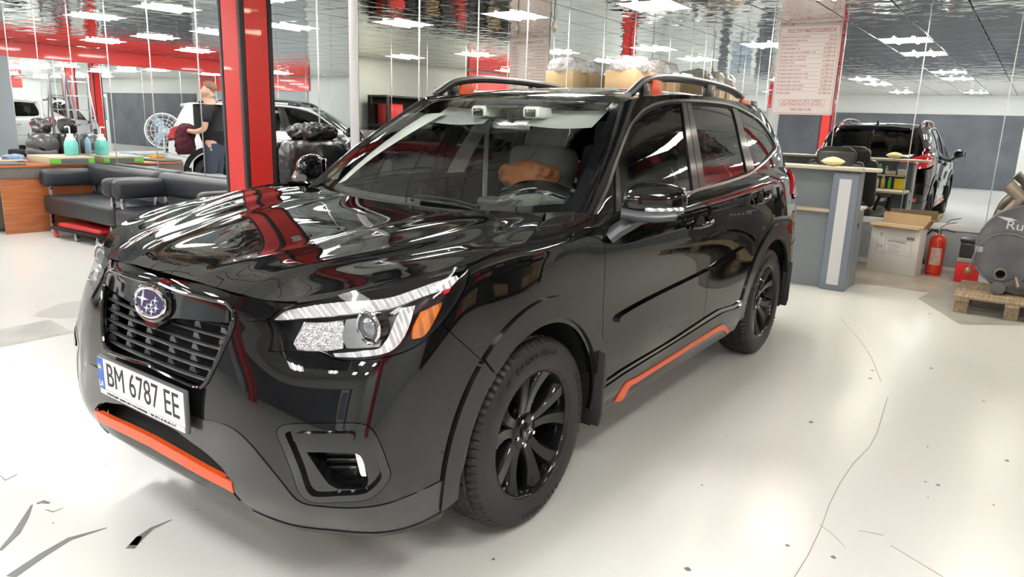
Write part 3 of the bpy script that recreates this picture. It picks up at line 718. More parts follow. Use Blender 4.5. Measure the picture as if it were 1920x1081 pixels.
# emblem: oval ring with six stars
em = MB()
ex, ez = .884, .847
RX = Matrix.Rotation(math.radians(-12), 4, 'Y')
EM = Matrix.Translation((ex,0,ez)) @ RX
def yz(m4): return EM @ Matrix(((0,0,1,0),(1,0,0,0),(0,1,0,0),(0,0,0,1))) @ m4
ring = [(.088*math.cos(t), .043*math.sin(t)) for t in np.linspace(0, 2*PI, 49)[:-1]]
eb = MB().prism(ring, .006, yz(Matrix.Translation((0,0,-.002)))).build('emblem', M['badgeblue'], car)
def ev3(p): return (yz(Matrix.Translation(p))).translation
MB().tube([ev3((.089*math.cos(t), .044*math.sin(t), .004)) for t in np.linspace(0, 2*PI, 49)[:-1]], .006, n=8, closed=True).build('emblem_ring', M['chrome'], eb)
def star(cx, cy_, r, k=4, inner=.22): return [(cx+(r if i % 2 == 0 else r*inner)*math.sin(i*PI/k)*1.15, cy_+(r if i % 2 == 0 else r*inner)*math.cos(i*PI/k)*.9) for i in range(2*k)]
for cx, cy_, r in ((-.043,.006,.030),(-.012,-.020,.017),(.010,-.006,.015),(.030,.010,.015),(.040,-.012,.016),(.018,-.026,.014)):
    MB().prism(star(cx, cy_, r), .0022, yz(Matrix.Translation((0,0,.004)))).build('emblem_star', mat('badge_silver',(.8,.8,.82),.35,.3), eb)
MB().tube([ev3((.102*math.cos(t), .054*math.sin(t), -.004)) for t in np.linspace(0, 2*PI, 49)[:-1]], .008, n=8, closed=True).build('emblem_surround', M['gloss'], car)
# ---- number plate
pc = Vector((.945,0,.567))
pl = MB().box(pc-Vector((.008,0,0)), (.014,.532,.137), .005).build('number_plate', mat('plate_frame',(.09,.09,.095),.3), car)
tag(pl, 'white plate in a grey frame')
MB().box(pc+Vector((.0,0,.008)), (.003,.516,.108), .001).build('plate_face', M['white'], pl)
MB().box(pc+Vector((.0015,-.240,.008)), (.003,.036,.107)).build('plate_band', M['blue'], pl)
MB().box(pc+Vector((.0025,-.242,.038)), (.003,.022,.009)).build('flag_blue', mat('flagblue',(.1,.35,.8),.4), pl)
MB().box(pc+Vector((.0025,-.242,.029)), (.003,.022,.009)).build('flag_yellow', M['yellow'], pl)
MB().box(pc+Vector((0,0,-.056)), (.003,.51,.017)).build('frame_strip', M['white'], pl)
YZ = Matrix(((0,0,1,0),(1,0,0,0),(0,1,0,0),(0,0,0,1)))
def tx(name, s_, size, m, y, z, parent, sx=1., x=None, al='CENTER'): return text(name, s_, size, m, parent, Matrix.Translation(((pc.x+.0018) if x is None else x, y, z)) @ YZ, al, .0006, sx)
tx('lettering', 'BM 6787 EE', .114, M['ink'], .016, pc.z+.008, pl, .79)
tx('lettering', 'UA', .030, M['white'], -.240, pc.z-.028, pl, .8, pc.x+.0035)
tx('lettering', 'м.АвтоСервіс  ремонт авто та встановлення   т. 068 338 31 40, 096 696 33 97', .0125, M['ink'], .0, pc.z-.056, pl, .95)
# ---- headlights (both sides)
DK = mat('lamp_black', (.012,.012,.013), .3)
def hpanel(L, lift, depth=.012, **k): return panel(S1, curve(P_(L)), gap=0, lift=lift, depth=depth, **k)
def lamp(mirror):
    T = mir if mirror else (lambda a: a)
    hs = put('headlight', T(panel(S1, HL, lift=-.07, depth=-.062, gap=.003)), DK, car)
    put('lamp_cover', T(panel(S1, HL, gap=.002, depth=0)), M['lens'], hs)
    put('light_guide', T(hpanel([(508,598,1),(531,580),(575,571),(623,564),(724,554),(781,536),(861,513,1),(866,520),(850,539,1),(784,556),(740,572),(623,589),(560,594)], -.016)), M['drl'], hs)
    put('light_guide', T(hpanel([(781,570,1),(752,575,1),(738,606),(726,634),(712,651),(680,656),(620,661,1),(624,668,1),(680,668),(731,659),(752,643),(768,615)], -.016)), M['drl'], hs)
    put('reflector', T(hpanel([(554,598,1),(632,594,1),(631,650,1),(541,653,1),(533,642),(548,612)], -.045, .02)), M['reflector'], hs)
    put('reflector_bezel', T(hpanel([(640,594,1),(692,586),(709,589,1),(719,611),(709,648,1),(641,650,1),(632,628)], -.035, .02)), M['satin'], hs)
    put('amber_reflector', T(hpanel([(793,584,1),(836,566,1),(834,575),(804,628),(777,636,1),(779,612)], -.018)), M['amber'], hs)
    put('red_marker', T(hpanel([(835,543,1),(850,539,1),(846,548,1),(836,551,1)], -.012)), M['red_lens'], hs)
    uv = S1.hit(681,617); p, n = S1.at(uv); s_ = np.array([1,-1,1]) if mirror else 1
    c = Vector(p*s_)-Vector((.03,0,0)); d = Vector((1,.0,0))
    b = MB(); b.cyl(c-d*.03, c+d*.012, .043, .043, 32); b.build('projector_barrel', M['gloss'], hs)
    b = MB(); b.tube([c+d*.012+Vector((0, .043*math.cos(t), .043*math.sin(t))) for t in np.linspace(0,2*PI,33)[:-1]], .005, closed=True); b.build('projector_ring', M['chrome'], hs)
    b = MB(); b.sph(c+d*.010, .030, (.45,1,1)); b.build('projector_lens', mat('projector_glass',(.25,.27,.3),.03,.6,Coat_Weight=1.), hs)
    # fog lamp recess
    fb = put('fog_bezel', T(panel(S1, FH, [curve(P_([(572,851,1),(620,852),(663,853),(674,858),(684,880),(690,903),(688,914),(681,919),(650,920),(628,919),(614,911),(594,884)]))], gap=.002, lift=-.012, depth=.05)), M['gloss'], car)
    put('fog_recess', T(panel(S1, curve(P_([(565,845),(663,848),(680,856),(696,903),(690,920),(628,925),(608,913)])), gap=0, lift=-.075, depth=-.06)), M['cladg'], fb)
    for zz in (866,880,896): 
        q0 = [S1.at(S1.hit(x, zz+(x-590)*.02), -.066)[0]*s_ for x in (592,615,640,662)]
        MB().tube(q0, .006, n=8).build('fog_rib', M['cladg'], fb)
    put('fog_bar', T(panel(S1, curve(P_([(551,813),(560,811),(655,811),(664,815),(663,826),(655,829),(560,829),(551,825)])), gap=0, lift=.004, depth=.016)), M['gloss'], fb)
    put('fog_rim', T(panel(S1, FH, [inset(FH, .028)], gap=.002, lift=.001, depth=.012)), M['gloss'], fb)
    put('fog_lamp', T(panel(S1, curve(P_([(663,855,1),(678,860),(688,900,1),(677,900),(671,884)])), gap=0, lift=-.022, depth=.04)), M['reflector'], fb)
lamp(False); lamp(True)
# ---- lower intake, orange strips, charcoal cladding
MB().box((.77,0,.42), (.05,1.12,.30)).build('intake_backing', M['dark'], car)
op = panel(S1, curve([c0(.409)] + P_([(340,849),(408,887),(437,902,1),(441,922,1),(417,909),(340,868)]) + [c0(.376)]), gap=0, lift=.006, depth=.02)
put('front_lip_strip', join(op, mir(op)), M['orange'], car)
lp = panel(S1, curve([c0(.377)] + P_([(340,868),(417,909),(440,922)]) + P_([(452,936,1),(420,925),(345,885)]) + [c0(.350)]), gap=0, lift=.006, depth=.03)
put('front_lip', join(lp, mir(lp)), M['cladg'], car)
ld = X_([(.43,.88,.24,1),(.60,.862,.245),(.74,.78,.25),(.82,.60,.262),(.87,.43,.285),(.89,.30,.30),(.905,0,.31,1)])
cl = P_([(858.7,883,1),(780,923),(734,941),(676,951),(618,950),(575,945),(555,935),(530,905),(500,868),(470,832),(440,805),(405,790),(380,786,1)]) + X_([(.92,.24,.53,1),(.925,0,.53,1)])
cl = [c0(.50)] + P_([(352,775,1),(380,786,1),(405,790),(440,805),(470,832),(500,868),(530,905),(555,935),(575,945),(618,950),(676,951),(734,941),(780,923),(858.7,883,1)])+X_([(.47,.885,.25,1),(.60,.862,.245),(.74,.78,.25),(.82,.60,.262),(.865,.45,.285,1)]) + P_([(441,922,1),(437,902,1),(430,893,1),(417,875),(389,849),(352,822),(330,805)]) + [c0(.478)]
cp = panel(S1, curve(cl), gap=0, lift=.003, depth=.018)
put('lower_bumper', join(cp, mir(cp)), M['clad'], car)
cb = panel(S1, curve(X_([(.475,.885,.25,1),(.60,.862,.245),(.74,.78,.25),(.82,.60,.262),(.865,.45,.285,1),(.85,.45,.262,1),(.80,.60,.242),(.72,.77,.232),(.59,.84,.225),(.475,.86,.23,1)])), gap=0, lift=.006, depth=.02)
pair('bumper_spoiler', cb, M['cladg'], car)
def arch(cx, cz, R0, R1, a0, a1, e0=0, e1=0, n=20):
    A = np.linspace(a0, a1, n); o = []
    for i, a in enumerate(A): o.append((cx+R1*math.cos(math.radians(a)), .92, cz+R1*math.sin(math.radians(a)), 1 if i in (0, n-1) else 0))
    for i, a in enumerate(A[::-1]): o.append((cx+R0*math.cos(math.radians(a)), .92, cz+R0*math.sin(math.radians(a)), 1 if i in (0, n-1) else 0))
    return curve(X_(o))
pair('wheel_arch_trim', panel(S1, arch(0, .352, .428, .505, 47.5, 192), gap=0, lift=.010, depth=.05), M['cladg'], car)
pair('wheel_arch_trim', panel(S1, arch(0, .352, .428, .505, -12, 46.5), gap=0, lift=.010, depth=.05), M['cladg'], car)
pair('wheel_arch_trim', panel(S1, arch(-2.67, .352, .428, .515, -4, 190), gap=0, lift=.010, depth=.05), M['cladg'], car)
sk = P_([(1124,728,1),(1146,713),(1168,698),(1260,642),(1349,587),(1364,581),(1379,576),(1393,563,1)])
sl = X_([(-2.17,.88,.40,1),(-2.13,.85,.265,1),(-1.2,.85,.265),(-.49,.85,.27,1),(-.49,.87,.34,1)])
pair('door_step_trim', panel(S1, curve(P_([(1124,722,1),(1146,706),(1168,691),(1260,636),(1343,582),(1362,575),(1379,569),(1394,555,1),(1396,566,1),(1379,578),(1364,583),(1349,589),(1260,645),(1168,701),(1146,717),(1124,734,1)])), gap=0, lift=.008, depth=.02), M['gloss'], car)
pair('side_sill', panel(S1, curve(sk + sl), gap=0, lift=.014, depth=.03), M['paint'], car)
pair('sill_strip', panel(S1, curve(P_([(1146,748,1),(1157,731),(1168,715),(1183,707),(1250,667),(1338,612),(1348,607),(1354,608),(1362,617,1),(1359,623,1),(1351,617),(1338,620),(1260,668),(1186,714),(1172,724),(1159,746,1)])), gap=0, lift=.020, depth=.014), M['orange'], car)
MB().box((-1.35,0,.34), (2.0,1.55,.18)).box((-2.65,0,.46), (2.0,1.3,.1)).box((.3,0,.30),(.8,1.2,.06)).box((0,0,.36),(.1,1.3,.1)).box((-2.67,0,.36),(.1,1.3,.1)).build('underbody', M['dark'], car)
for sx_ in (0, -2.67):
    for sy in (1, -1):
        prof = [(.445,.02),(.44,.20),(.42,.33),(0.03,.34)]
        b = MB(); t = bmesh.new(); n = 32; rg = []
        for r_, d_ in prof: rg.append([t.verts.new((sx_+r_*math.cos(math.radians(a)), sy*(.885-d_), .352+r_*math.sin(math.radians(a)))) for a in np.linspace(-15, 195, n)])
        for i in range(3):
            for j in range(n-1): t.faces.new((rg[i][j], rg[i][j+1], rg[i+1][j+1], rg[i+1][j]))
        b._add(t); b.build('wheel_housing', mat('liner', (.012,.012,.013), .7), car)
for sx_, ty in ((-.425,1),(-3.105,1)):
    for sy in (1,-1):
        b = MB(); b.prism([(-.055,-.15),(.06,-.15),(.07,-.10),(.07,.16),(-.06,.20)], .014, Matrix.Translation((sx_, sy*.85, .40)) @ Matrix(((0,0,1,0),(1,0,0,0),(0,1,0,0),(0,0,0,1))), .004)
        b.build('mud_flap', mat('mud_flap_rubber',(.02,.02,.021),.5), car)
# door mouldings, handles
pair('door_moulding', panel(S1, curve(P_([(1155,598,1),(1160,591),(1240,547),(1328,503.5,1),(1328.5,515,1),(1240,559),(1161,603),(1156,603,1)])), gap=0, lift=.016, depth=.016), M['paint'], car)
pair('door_moulding', panel(S1, curve(P_([(1331,502.5,1),(1394,461.5),(1403,459.5,1),(1396,477,1),(1366,492),(1331,513.5,1)])), gap=0, lift=.016, depth=.016), M['paint'], car)
def handle(pts, sy):
    a, c = [S1.at(S1.hit(*q))[0] for q in pts]; m_ = (a+c)/2; n = np.array([0,1,0]); L = []
    for t in np.linspace(0,1,9):
        p = a*(1-t)+c*t+n*(.012+.028*math.sin(PI*t)**.6); L.append(p*[1,sy,1])
    hd = MB().tube(L, .013, n=10, flat=(.010,.014)).build('door_handle', M['gloss'], car)
    q = m_*[1,sy,1]; MB().sph(q, .045, (1.2,.18,.8)).build('handle_cup', M['dark'], hd)
for sy in (1,-1): handle(((1294,424),(1331,412)), sy); handle(((1414,379),(1438,364)), sy)
# ---- cabin: pillars, roof, glass
PG, XG = GS.pix, GS.xyz
dlo = [(1105,415.6,1),(1122,380),(1136.6,350),(1155.5,297),(1177.5,241),(1190,222),(1207,205),(1237,192),(1284,187.5),(1330,190),(1363,195),(1392,206),(1426,228),(1446,256),(1455,276),(1447,290),(1435,303),(1413,321),(1400,329),(1312,356),(1281,368),(1168,404.6)]
DLO = curve(PG(dlo))
rw = curve(XG([(-3.44,0,1.19,1),(-3.42,.42,1.20),(-3.37,.60,1.22),(-3.31,.60,1.30),(-3.24,.52,1.45),(-3.215,.46,1.515),(-3.235,0,1.53,1)]))
cab = rect(GS, .001)
# open at the rear window: follow the centre edge down, go round the glass, and on
U1, V0, V1 = GS.u[-1]-.0005, .001, GS.v[-1]-.001
k = 60
rwr = rw[::-1]
lo_, hi_ = (rw[0], rw[-1])
out = [(GS.u[0]+(U1-GS.u[0])*i/k, V0) for i in range(k+1)]
seg = curve(XG([(-3.44,0,1.19,1),(-3.42,.42,1.20),(-3.37,.60,1.22),(-3.31,.60,1.30),(-3.24,.52,1.45),(-3.215,.46,1.515),(-3.235,0,1.53,1)]), closed=False)
seg[0,0] = U1; seg[-1,0] = U1
out += [tuple(q) for q in seg]+[(U1+(GS.u[0]-U1)*i/k, V1) for i in range(k+1)]
cabp = panel(GS, np.array(out), [DLO], gap=0, depth=.012)
put('cabin_frame', join(cabp, mir(cabp)), M['paint'], car)
rfp = panel(RF, rect(RF, .001), gap=0, depth=.010, lift=.0)
put('roof', join(rfp, mir(rfp)), M['gloss'], car)
# liners behind the paint
lv = sheet(RF, 24, 24, -.02, .0, 1, .02, .97); put('headliner', lv, M['beige'], car)
ap = panel(GS, curve(XG([(-.44,.765,1.12,1),(-.9,.62,1.44),(-1.05,.585,1.53,1),(-1.15,.64,1.56,1),(-.95,.70,1.48),(-.6,.81,1.2),(-.56,.83,1.12,1)])), gap=0, lift=-.03, depth=0)
pair('pillar_trim', ap, M['beige'], car)
pair('pillar_trim', panel(GS, curve(XG([(-1.45,.84,1.12,1),(-1.70,.67,1.58,1),(-1.85,.67,1.58,1),(-1.62,.84,1.12,1)])), gap=0, lift=-.04, depth=0), M['beige'], car)
put('pillar_trim', mir(panel(WN, curve([(WN.u[-1]-.045,.06,1),(WN.u[-1]-.045,.45),(WN.u[-1]-.035,WN.v[-1]-.07,1),(WN.u[-1]-.22,WN.v[-1]-.07,1),(WN.u[-1]-.17,.5),(WN.u[-1]-.12,.3),(WN.u[-1]-.09,.10,1)]), gap=0, lift=-.05, depth=0)), M['beige'], car)
wl = rect(WN, .001)
wg = panel(WN, wl, gap=.004, lift=.002, depth=0, g=.03); put('windscreen', join(wg, mir(wg)), M['glass'], car)
a_, b_, c_, d_ = 0, WN.u[-1], 0, WN.v[-1]
fri = np.array([(a_,.035)]+[(b_*i/20, .035) for i in range(1,15)]+[(b_-.055,.05),(b_-.040,.09)]+[(b_-.04, .1+(d_-.18)*i/20) for i in range(21)]+[(b_-.055,d_-.045)]+[(.22+(b_-.3)*(1-i/10), d_-.030) for i in range(11)]+[(.16,d_-.05),(.12,d_-.10),(a_,d_-.11)])
ol = [(a_,0)]+[(b_*i/40,0) for i in range(1,41)]+[(b_, d_*i/40) for i in range(1,41)]+[(b_*(1-i/40), d_) for i in range(1,41)]
ring_ = np.array(ol+[tuple(q) for q in fri[::-1]])
wb_ = panel(WN, ring_, gap=0, lift=-.003, depth=0); put('windscreen_border', join(wb_, mir(wb_)), M['gloss'], car)
rwp = panel(GS, np.array([tuple(q) for q in seg]), gap=.0015, lift=-.002, depth=.006); put('rear_window', join(rwp, mir(rwp)), M['tint'], car)
sp = panel(RF, np.array([(RF.u[2],RF.v[-1]-.14)]+[(RF.u[2]+(RF.u[-1]-RF.u[2])*i/20, RF.v[-1]-.14+.03*(i/20)**3) for i in range(1,20)]+[(RF.u[-1]-.03,RF.v[-1]-.002)]+[(RF.u[2]+(RF.u[-1]-.03-RF.u[2])*(1-i/20), RF.v[-1]-.002) for i in range(1,21)]), gap=0, lift=.016, depth=.05)
put('rear_spoiler', join(sp, mir(sp)), M['paint'], car)
def wglass(L, name='side_window', m='tint'): return pair(name, panel(GS, curve(PG(L)), gap=0, lift=-.004, depth=.004), M[m], car)
wglass([(1115,408,1),(1157,296),(1184,246),(1197,227),(1212,214),(1243,199),(1277,195,1),(1287,270),(1299,361,1),(1280,366),(1167,403)])
wglass([(1295,197,1),(1363,203),(1374,211,1),(1388,270),(1399,321,1),(1322,349,1),(1310,270)])
wglass([(1379,204,1),(1404,212),(1426,234),(1444,258),(1449,275),(1435,296),(1415,315,1),(1398,260)])
# black surround between glass and frame, with the mouldings on it
pair('window_seal', panel(GS, DLO, [curve(PG([(1112,410,1),(1155,297),(1182,246),(1195,227),(1210,214),(1242,198),(1277,194,1),(1288,270),(1300,361,1),(1281,367),(1167,404)])), curve(PG([(1294,196,1),(1363,202),(1375,210,1),(1389,270),(1400,321,1),(1321,350,1),(1309,270)])), curve(PG([(1378,203,1),(1404,211),(1427,234),(1445,258),(1450,275),(1436,297),(1414,316,1),(1397,260)]))], gap=0, lift=-.002, depth=.01), M['dark'], car)
pair('window_moulding', panel(GS, inset(DLO, -.004), [inset(DLO, .013)], gap=0, lift=.006, depth=.012, g=.02), M['dkchrome'], car)
pair('pillar_cover', panel(GS, curve(PG([(1277,193,1),(1285,193,1),(1297,270),(1310,357,1),(1299,361,1),(1287,270)])), gap=0, lift=.005, depth=.012), M['cladg'], car)
pair('pillar_cover', panel(GS, curve(PG([(1286,193,1),(1294,195,1),(1309,270),(1321,352,1),(1311,357,1),(1298,270)])), gap=0, lift=.005, depth=.012), M['cladg'], car)
pair('pillar_cover', panel(GS, curve(PG([(1372,203,1),(1381,205,1),(1398,260),(1414,317,1),(1400,324,1),(1388,268)])), gap=0, lift=.004, depth=.012), M['cladg'], car)
pair('window_divider', panel(GS, curve(PG([(1153.5,303,1),(1157,296,1),(1162,350),(1165,403,1),(1154,405,1),(1154,350)])), gap=0, lift=.003, depth=.012), M['cladg'], car)
# ---- roof rails
for sy in (1,-1):
    pts = [(1177,177),(1188,164),(1203,152),(1222,145),(1250,142.5),(1285,146),(1320,152),(1350,159),(1372,167),(1384,174),(1391,183)]
    L = [at(x, y, 'y', .595)*[1,sy,1] for x, y in pts]
    for j in (0,1): L[j][2] = min(L[j][2], 1.60)
    R = [L[0]]+[Vector(L[i]) for i in range(1, len(L))]
    fine = []
    for i in range(len(L)-1):
        for t in (0,.25,.5,.75): fine.append(np.array(L[i])*(1-t)+np.array(L[i+1])*t)
    fine.append(np.array(L[-1])); fine = np.array(fine)
    for _ in range(4): fine[1:-1] = (fine[:-2]+2*fine[1:-1]+fine[2:])/4
    rail = MB().tube([p+np.array([0,0,0]) for p in fine], .016, n=12, flat=(.020,.013)).build('roof_rail', M['satin'], car)
    MB().tube([p+np.array([0,-.004*sy,-.018]) for p in fine[3:-3]], .012, n=8, flat=(.018,.010)).build('rail_underside', M['cladg'], rail)
    for i0, w_ in ((9,.0),): pass
    zt = lambda x: float(np.interp(-x, -fine[:,0], fine[:,2])); rz_ = lambda x: 1.602
    for nm, xa, xb_, mm in (('rail_foot', -1.30,-1.42,'orange'),('rail_support',-2.03,-2.16,'cladg'),('rail_foot',-2.62,-2.80,'orange'),('rail_support',-2.82,-2.93,'cladg'),('rail_support',-1.22,-1.29,'cladg')):
        h = zt((xa+xb_)/2)-1.575-.012
        MB().prism([(xa,0),(xa-.02*(1 if mm=='orange' else 0),h),(xb_-.0,h),(xb_-.02,0)], .026, Matrix.Translation((0,sy*.60+.013,1.575)) @ Matrix(((1,0,0,0),(0,0,-1,0),(0,1,0,0),(0,0,0,1))), .003).build(nm, M[mm], rail)
b = MB(); b.prism([(-.08,0),(.10,0),(-.04,.065),(-.075,.07)], .03, Matrix.Translation((-2.95,.015,1.605)) @ Matrix(((1,0,0,0),(0,0,-1,0),(0,1,0,0),(0,0,0,1))), .006); b.build('roof_antenna', M['paint'], car)
# ---- door mirrors
for sy in (1,-1):
    t = bmesh.new(); bmesh.ops.create_cube(t, size=2); bmesh.ops.subdivide_edges(t, edges=t.edges[:], cuts=6, use_grid_fill=True)
    for v in t.verts:
        x, y, z = v.co; r = (abs(x)**3.2+abs(y)**3.2+abs(z)**3.2)**(1/3.2); x, y, z = x/r, y/r, z/r
        zz = z*(.073-.010*y); xx = x*.085*(1-.10*y); yy = y*.095
        zz += .010*(y < 0)*0
        xx -= .55*(yy+.0)                     # sweeps back away from the door
        if x > 0: xx -= .035*abs(z)**2
        v.co = (-.555+xx, sy*(1.02+yy), 1.158+zz)
    if sy < 0: bmesh.ops.reverse_faces(t, faces=t.faces[:])
    shell = t.copy() if hasattr(t, 'copy') else t
    b = MB(); b._add(t); hs = b.build('door_mirror', M['paint'], car, smooth=60)
    c_ = lambda x, y, z: (-.555+x-.55*y, sy*(1.02+y), 1.158+z)
    MB().tube([c_(.070,-.085,-.045), c_(.074,-.03,-.052), c_(.070,.03,-.052), c_(.050,.082,-.045)], .02, n=10, flat=(.030,.022)).build('mirror_lower_cover', M['slat'], hs)
    MB().tube([c_(.079,-.005,-.026), c_(.077,.03,-.026), c_(.062,.072,-.024), c_(.03,.098,-.022)], .01, n=8, flat=(.012,.008)).build('turn_signal', M['drl'], hs)
    MB().box(c_(-.088,0,0), (.012,.15,.10), .005, rot=Matrix.Rotation(sy*.35, 4, 'Z')).build('mirror_glass', M['chrome'], hs)
    MB().tube([(-.47,sy*.872,1.010),(-.49,sy*.90,1.04),(-.515,sy*.945,1.075),(-.53,sy*.975,1.10)], .03, n=12, flat=(.055,.028)).build('mirror_arm', M['slat'], hs)
# ---- cowl and wipers
hu = HD.u[-1]
cw = []
for y in np.linspace(-.74,.74,25):
    cw.append([(-.19,y,1.045),(-.26,y,1.05-.0),(-.31-.16*(abs(y)/.76)**2.2,y,1.062+.045*(abs(y)/.76)**2)])
MB().grid(cw).build('cowl', M['clad'], car)
def onw(x, y, lift=.02): uv = WN.hit(x, y); return WN.at(uv, lift)[0]
def wiper(arm, blade):
    A = [onw(*q) for q in arm]; B_ = [onw(*q) for q in blade]
    w = MB().tube([A[0], A[0]*.6+A[-1]*.4+np.array([0,0,.012]), A[-1]+np.array([0,0,.006])], .01, n=8, flat=(.013,.007)).build('wiper', M['cladg'], car)
    MB().tube(B_, .006, n=6, flat=(.009,.008)).build('wiper_blade', M['dark'], w)
wiper([(895,402),(758,360)], [(628,341),(700,351),(760,361),(820,371),(880,385)])
wiper([(752,376),(640,347)], [(600,331),(625,341),(650,350),(690,358)])
pt_ = np.array([0,0,.02])
# ---- tail details seen in the mirror wall
MB().tube([(-3.632+.0,sy_*.1,1.0) for sy_ in (-3,3)], .012, n=8, flat=(.02,.01)).build('tailgate_grip', M['gloss'], car)
tb = MB(); ring2 = [(.07*math.cos(t), .036*math.sin(t)) for t in np.linspace(0, 2*PI, 33)[:-1]]
tb.prism(ring2, .012, Matrix.Translation((-3.55,0,1.075)) @ Matrix(((0,0,-1,0),(-1,0,0,0),(0,1,0,0),(0,0,0,1))))
teb = tb.build('rear_emblem', M['badgeblue'], car)
MB().tube([(-3.562,.072*math.cos(t),1.075+.037*math.sin(t)) for t in np.linspace(0,2*PI,33)[:-1]], .006, closed=True).build('emblem_ring', M['chrome'], teb)
pair('bumper_reflector', panel(S1, curve(X_([(-3.47,.74,.52,1),(-3.53,.62,.52,1),(-3.53,.62,.46,1),(-3.47,.74,.46,1)])), gap=0, lift=.005, depth=.01), M['red_lens'], car)
rc = X_([(-3.03,.87,.33,1),(-3.03,.88,.50,1),(-3.3,.86,.46),(-3.5,.68,.44),(-3.6,.3,.44),(-3.61,0,.44,1),(-3.58,0,.30,1),(-3.5,.6,.30),(-3.3,.82,.30)])
rcp = panel(S1, curve(rc), gap=0, lift=.006, depth=.03); put('rear_lower_bumper', join(rcp, mir(rcp)), M['clad'], car)
MB().box((-3.645,0,.86),(.012,.52,.11),.003).build('rear_plate', M['white'], car)
# ---- interior
inn = thing('cabin_interior', None, None); del_ = inn; inn.parent = car
MB().grid([[(-.32,y,1.05),(-.45,y,1.045),(-.70,y,1.035+.02*math.exp(-((y-.36)/.2)**2)),(-.92,y,1.0+.03*math.exp(-((y-.36)/.2)**2)),(-.97,y,.93),(-.95,y,.7)] for y in np.linspace(-.78,.78,27)]).build('dashboard', M['dash'], car)
MB().box((-.93,0,1.035), (.12,.22,.05), .02).build('display_hood', M['dash'], car)
sw = MB().tube([(-1.03+.08*math.sin(t)*.9, .36+.185*math.cos(t), .965+.165*math.sin(t)) for t in np.linspace(0,2*PI,33)[:-1]], .016, n=10, closed=True).build('steering_wheel', mat('wheel_leather',(.02,.02,.02),.45), car)
MB().sph((-1.02,.36,.965), .07, (.5,1,.9)).tube([(-1.02,.2,.965),(-1.02,.52,.965)], .018).tube([(-1.02,.36,.96),(-1.09,.36,.81)], .02).build('wheel_hub', M['dash'], sw)
def seat(x, y, w=.50):
    s_ = MB().box((x,y,.62), (.52,w,.16), .06, 3).build('seat', M['seat'], car, smooth=60)
    MB().box((x-.36,y,.98), (.15,w-.02,.64), .06, 3, rot=Matrix.Rotation(-.28, 4, 'Y')).build('backrest', M['seat'], s_, smooth=60)
    MB().box((x-.47,y,1.37), (.10,.27,.19), .04, 3, rot=Matrix.Rotation(-.2, 4, 'Y')).build('headrest', M['seat'], s_, smooth=60)
seat(-1.45,.37); seat(-1.45,-.37); seat(-2.40,.42,.42); seat(-2.40,-.42,.42); seat(-2.40,0,.38)
MB().box((-1.3,0,.72), (.7,.18,.22), .03).build('console', M['dash'], car)
for sy in (1,-1):
    b = MB().tube([(-1.66,sy*.66,1.47),(-1.63,sy*.64,1.2),(-1.6,sy*.62,.9)], .02, n=6, flat=(.003,.024)).build('seat_belt', M['beige'], car)
# sun visors, mirror and camera housing under the header
for (q, nm) in (([(992,231),(1133,231),(1128,242),(1112,248),(1000,240)], 1),): pass
def visor(y0_, y1_, sgn):
    P = []
    for t in np.linspace(0, 1, 9):
        y = y0_+(y1_-y0_)*t; row = []
        for k_ in np.linspace(0, 1, 5):
            row.append((-1.10+.155*k_, y, 1.508-.085*k_-.01*math.sin(PI*t)))
        P.append(row)
    v_ = MB().grid(P, thick=.018).build('sun_visor', M['beige'], car)
    return v_
for sgn, a0_, a1_ in ((1,.13,.50),(-1,-.13,-.50)):
    vis = visor(a0_, a1_, sgn)
    MB().box((-1.012,a0_+sgn*.24,1.446), (.075,.11,.002), rot=Matrix.Rotation(.50, 4, 'Y')).build('visor_label', M['white'], vis)
    MB().box((-.998,a0_+sgn*.24,1.4405), (.018,.11,.003), rot=Matrix.Rotation(.50, 4, 'Y')).build('label_band', M['yellow'], vis)
    h_ = MB().box((-1.0,sgn*.16,1.485), (.12,.10,.055), .014).build('camera_housing', M['beige'], car)
    MB().box((-.937,sgn*.16,1.480), (.008,.062,.036), .003).build('camera_window', M['gloss'], h_)
MB().box((-1.05,0,1.525), (.16,.42,.035), .012).build('overhead_console', M['dash'], car)
rm = MB().box((-1.02,0,1.425), (.035,.24,.062), .016, rot=Matrix.Rotation(-.15, 4, 'Y')).build('rear_view_mirror', M['dkchrome'], car)
MB().tube([(-.97,0,1.50),(-1.0,0,1.44)], .012).build('mirror_stem', M['dash'], rm)
bpy.data.objects.remove(inn)

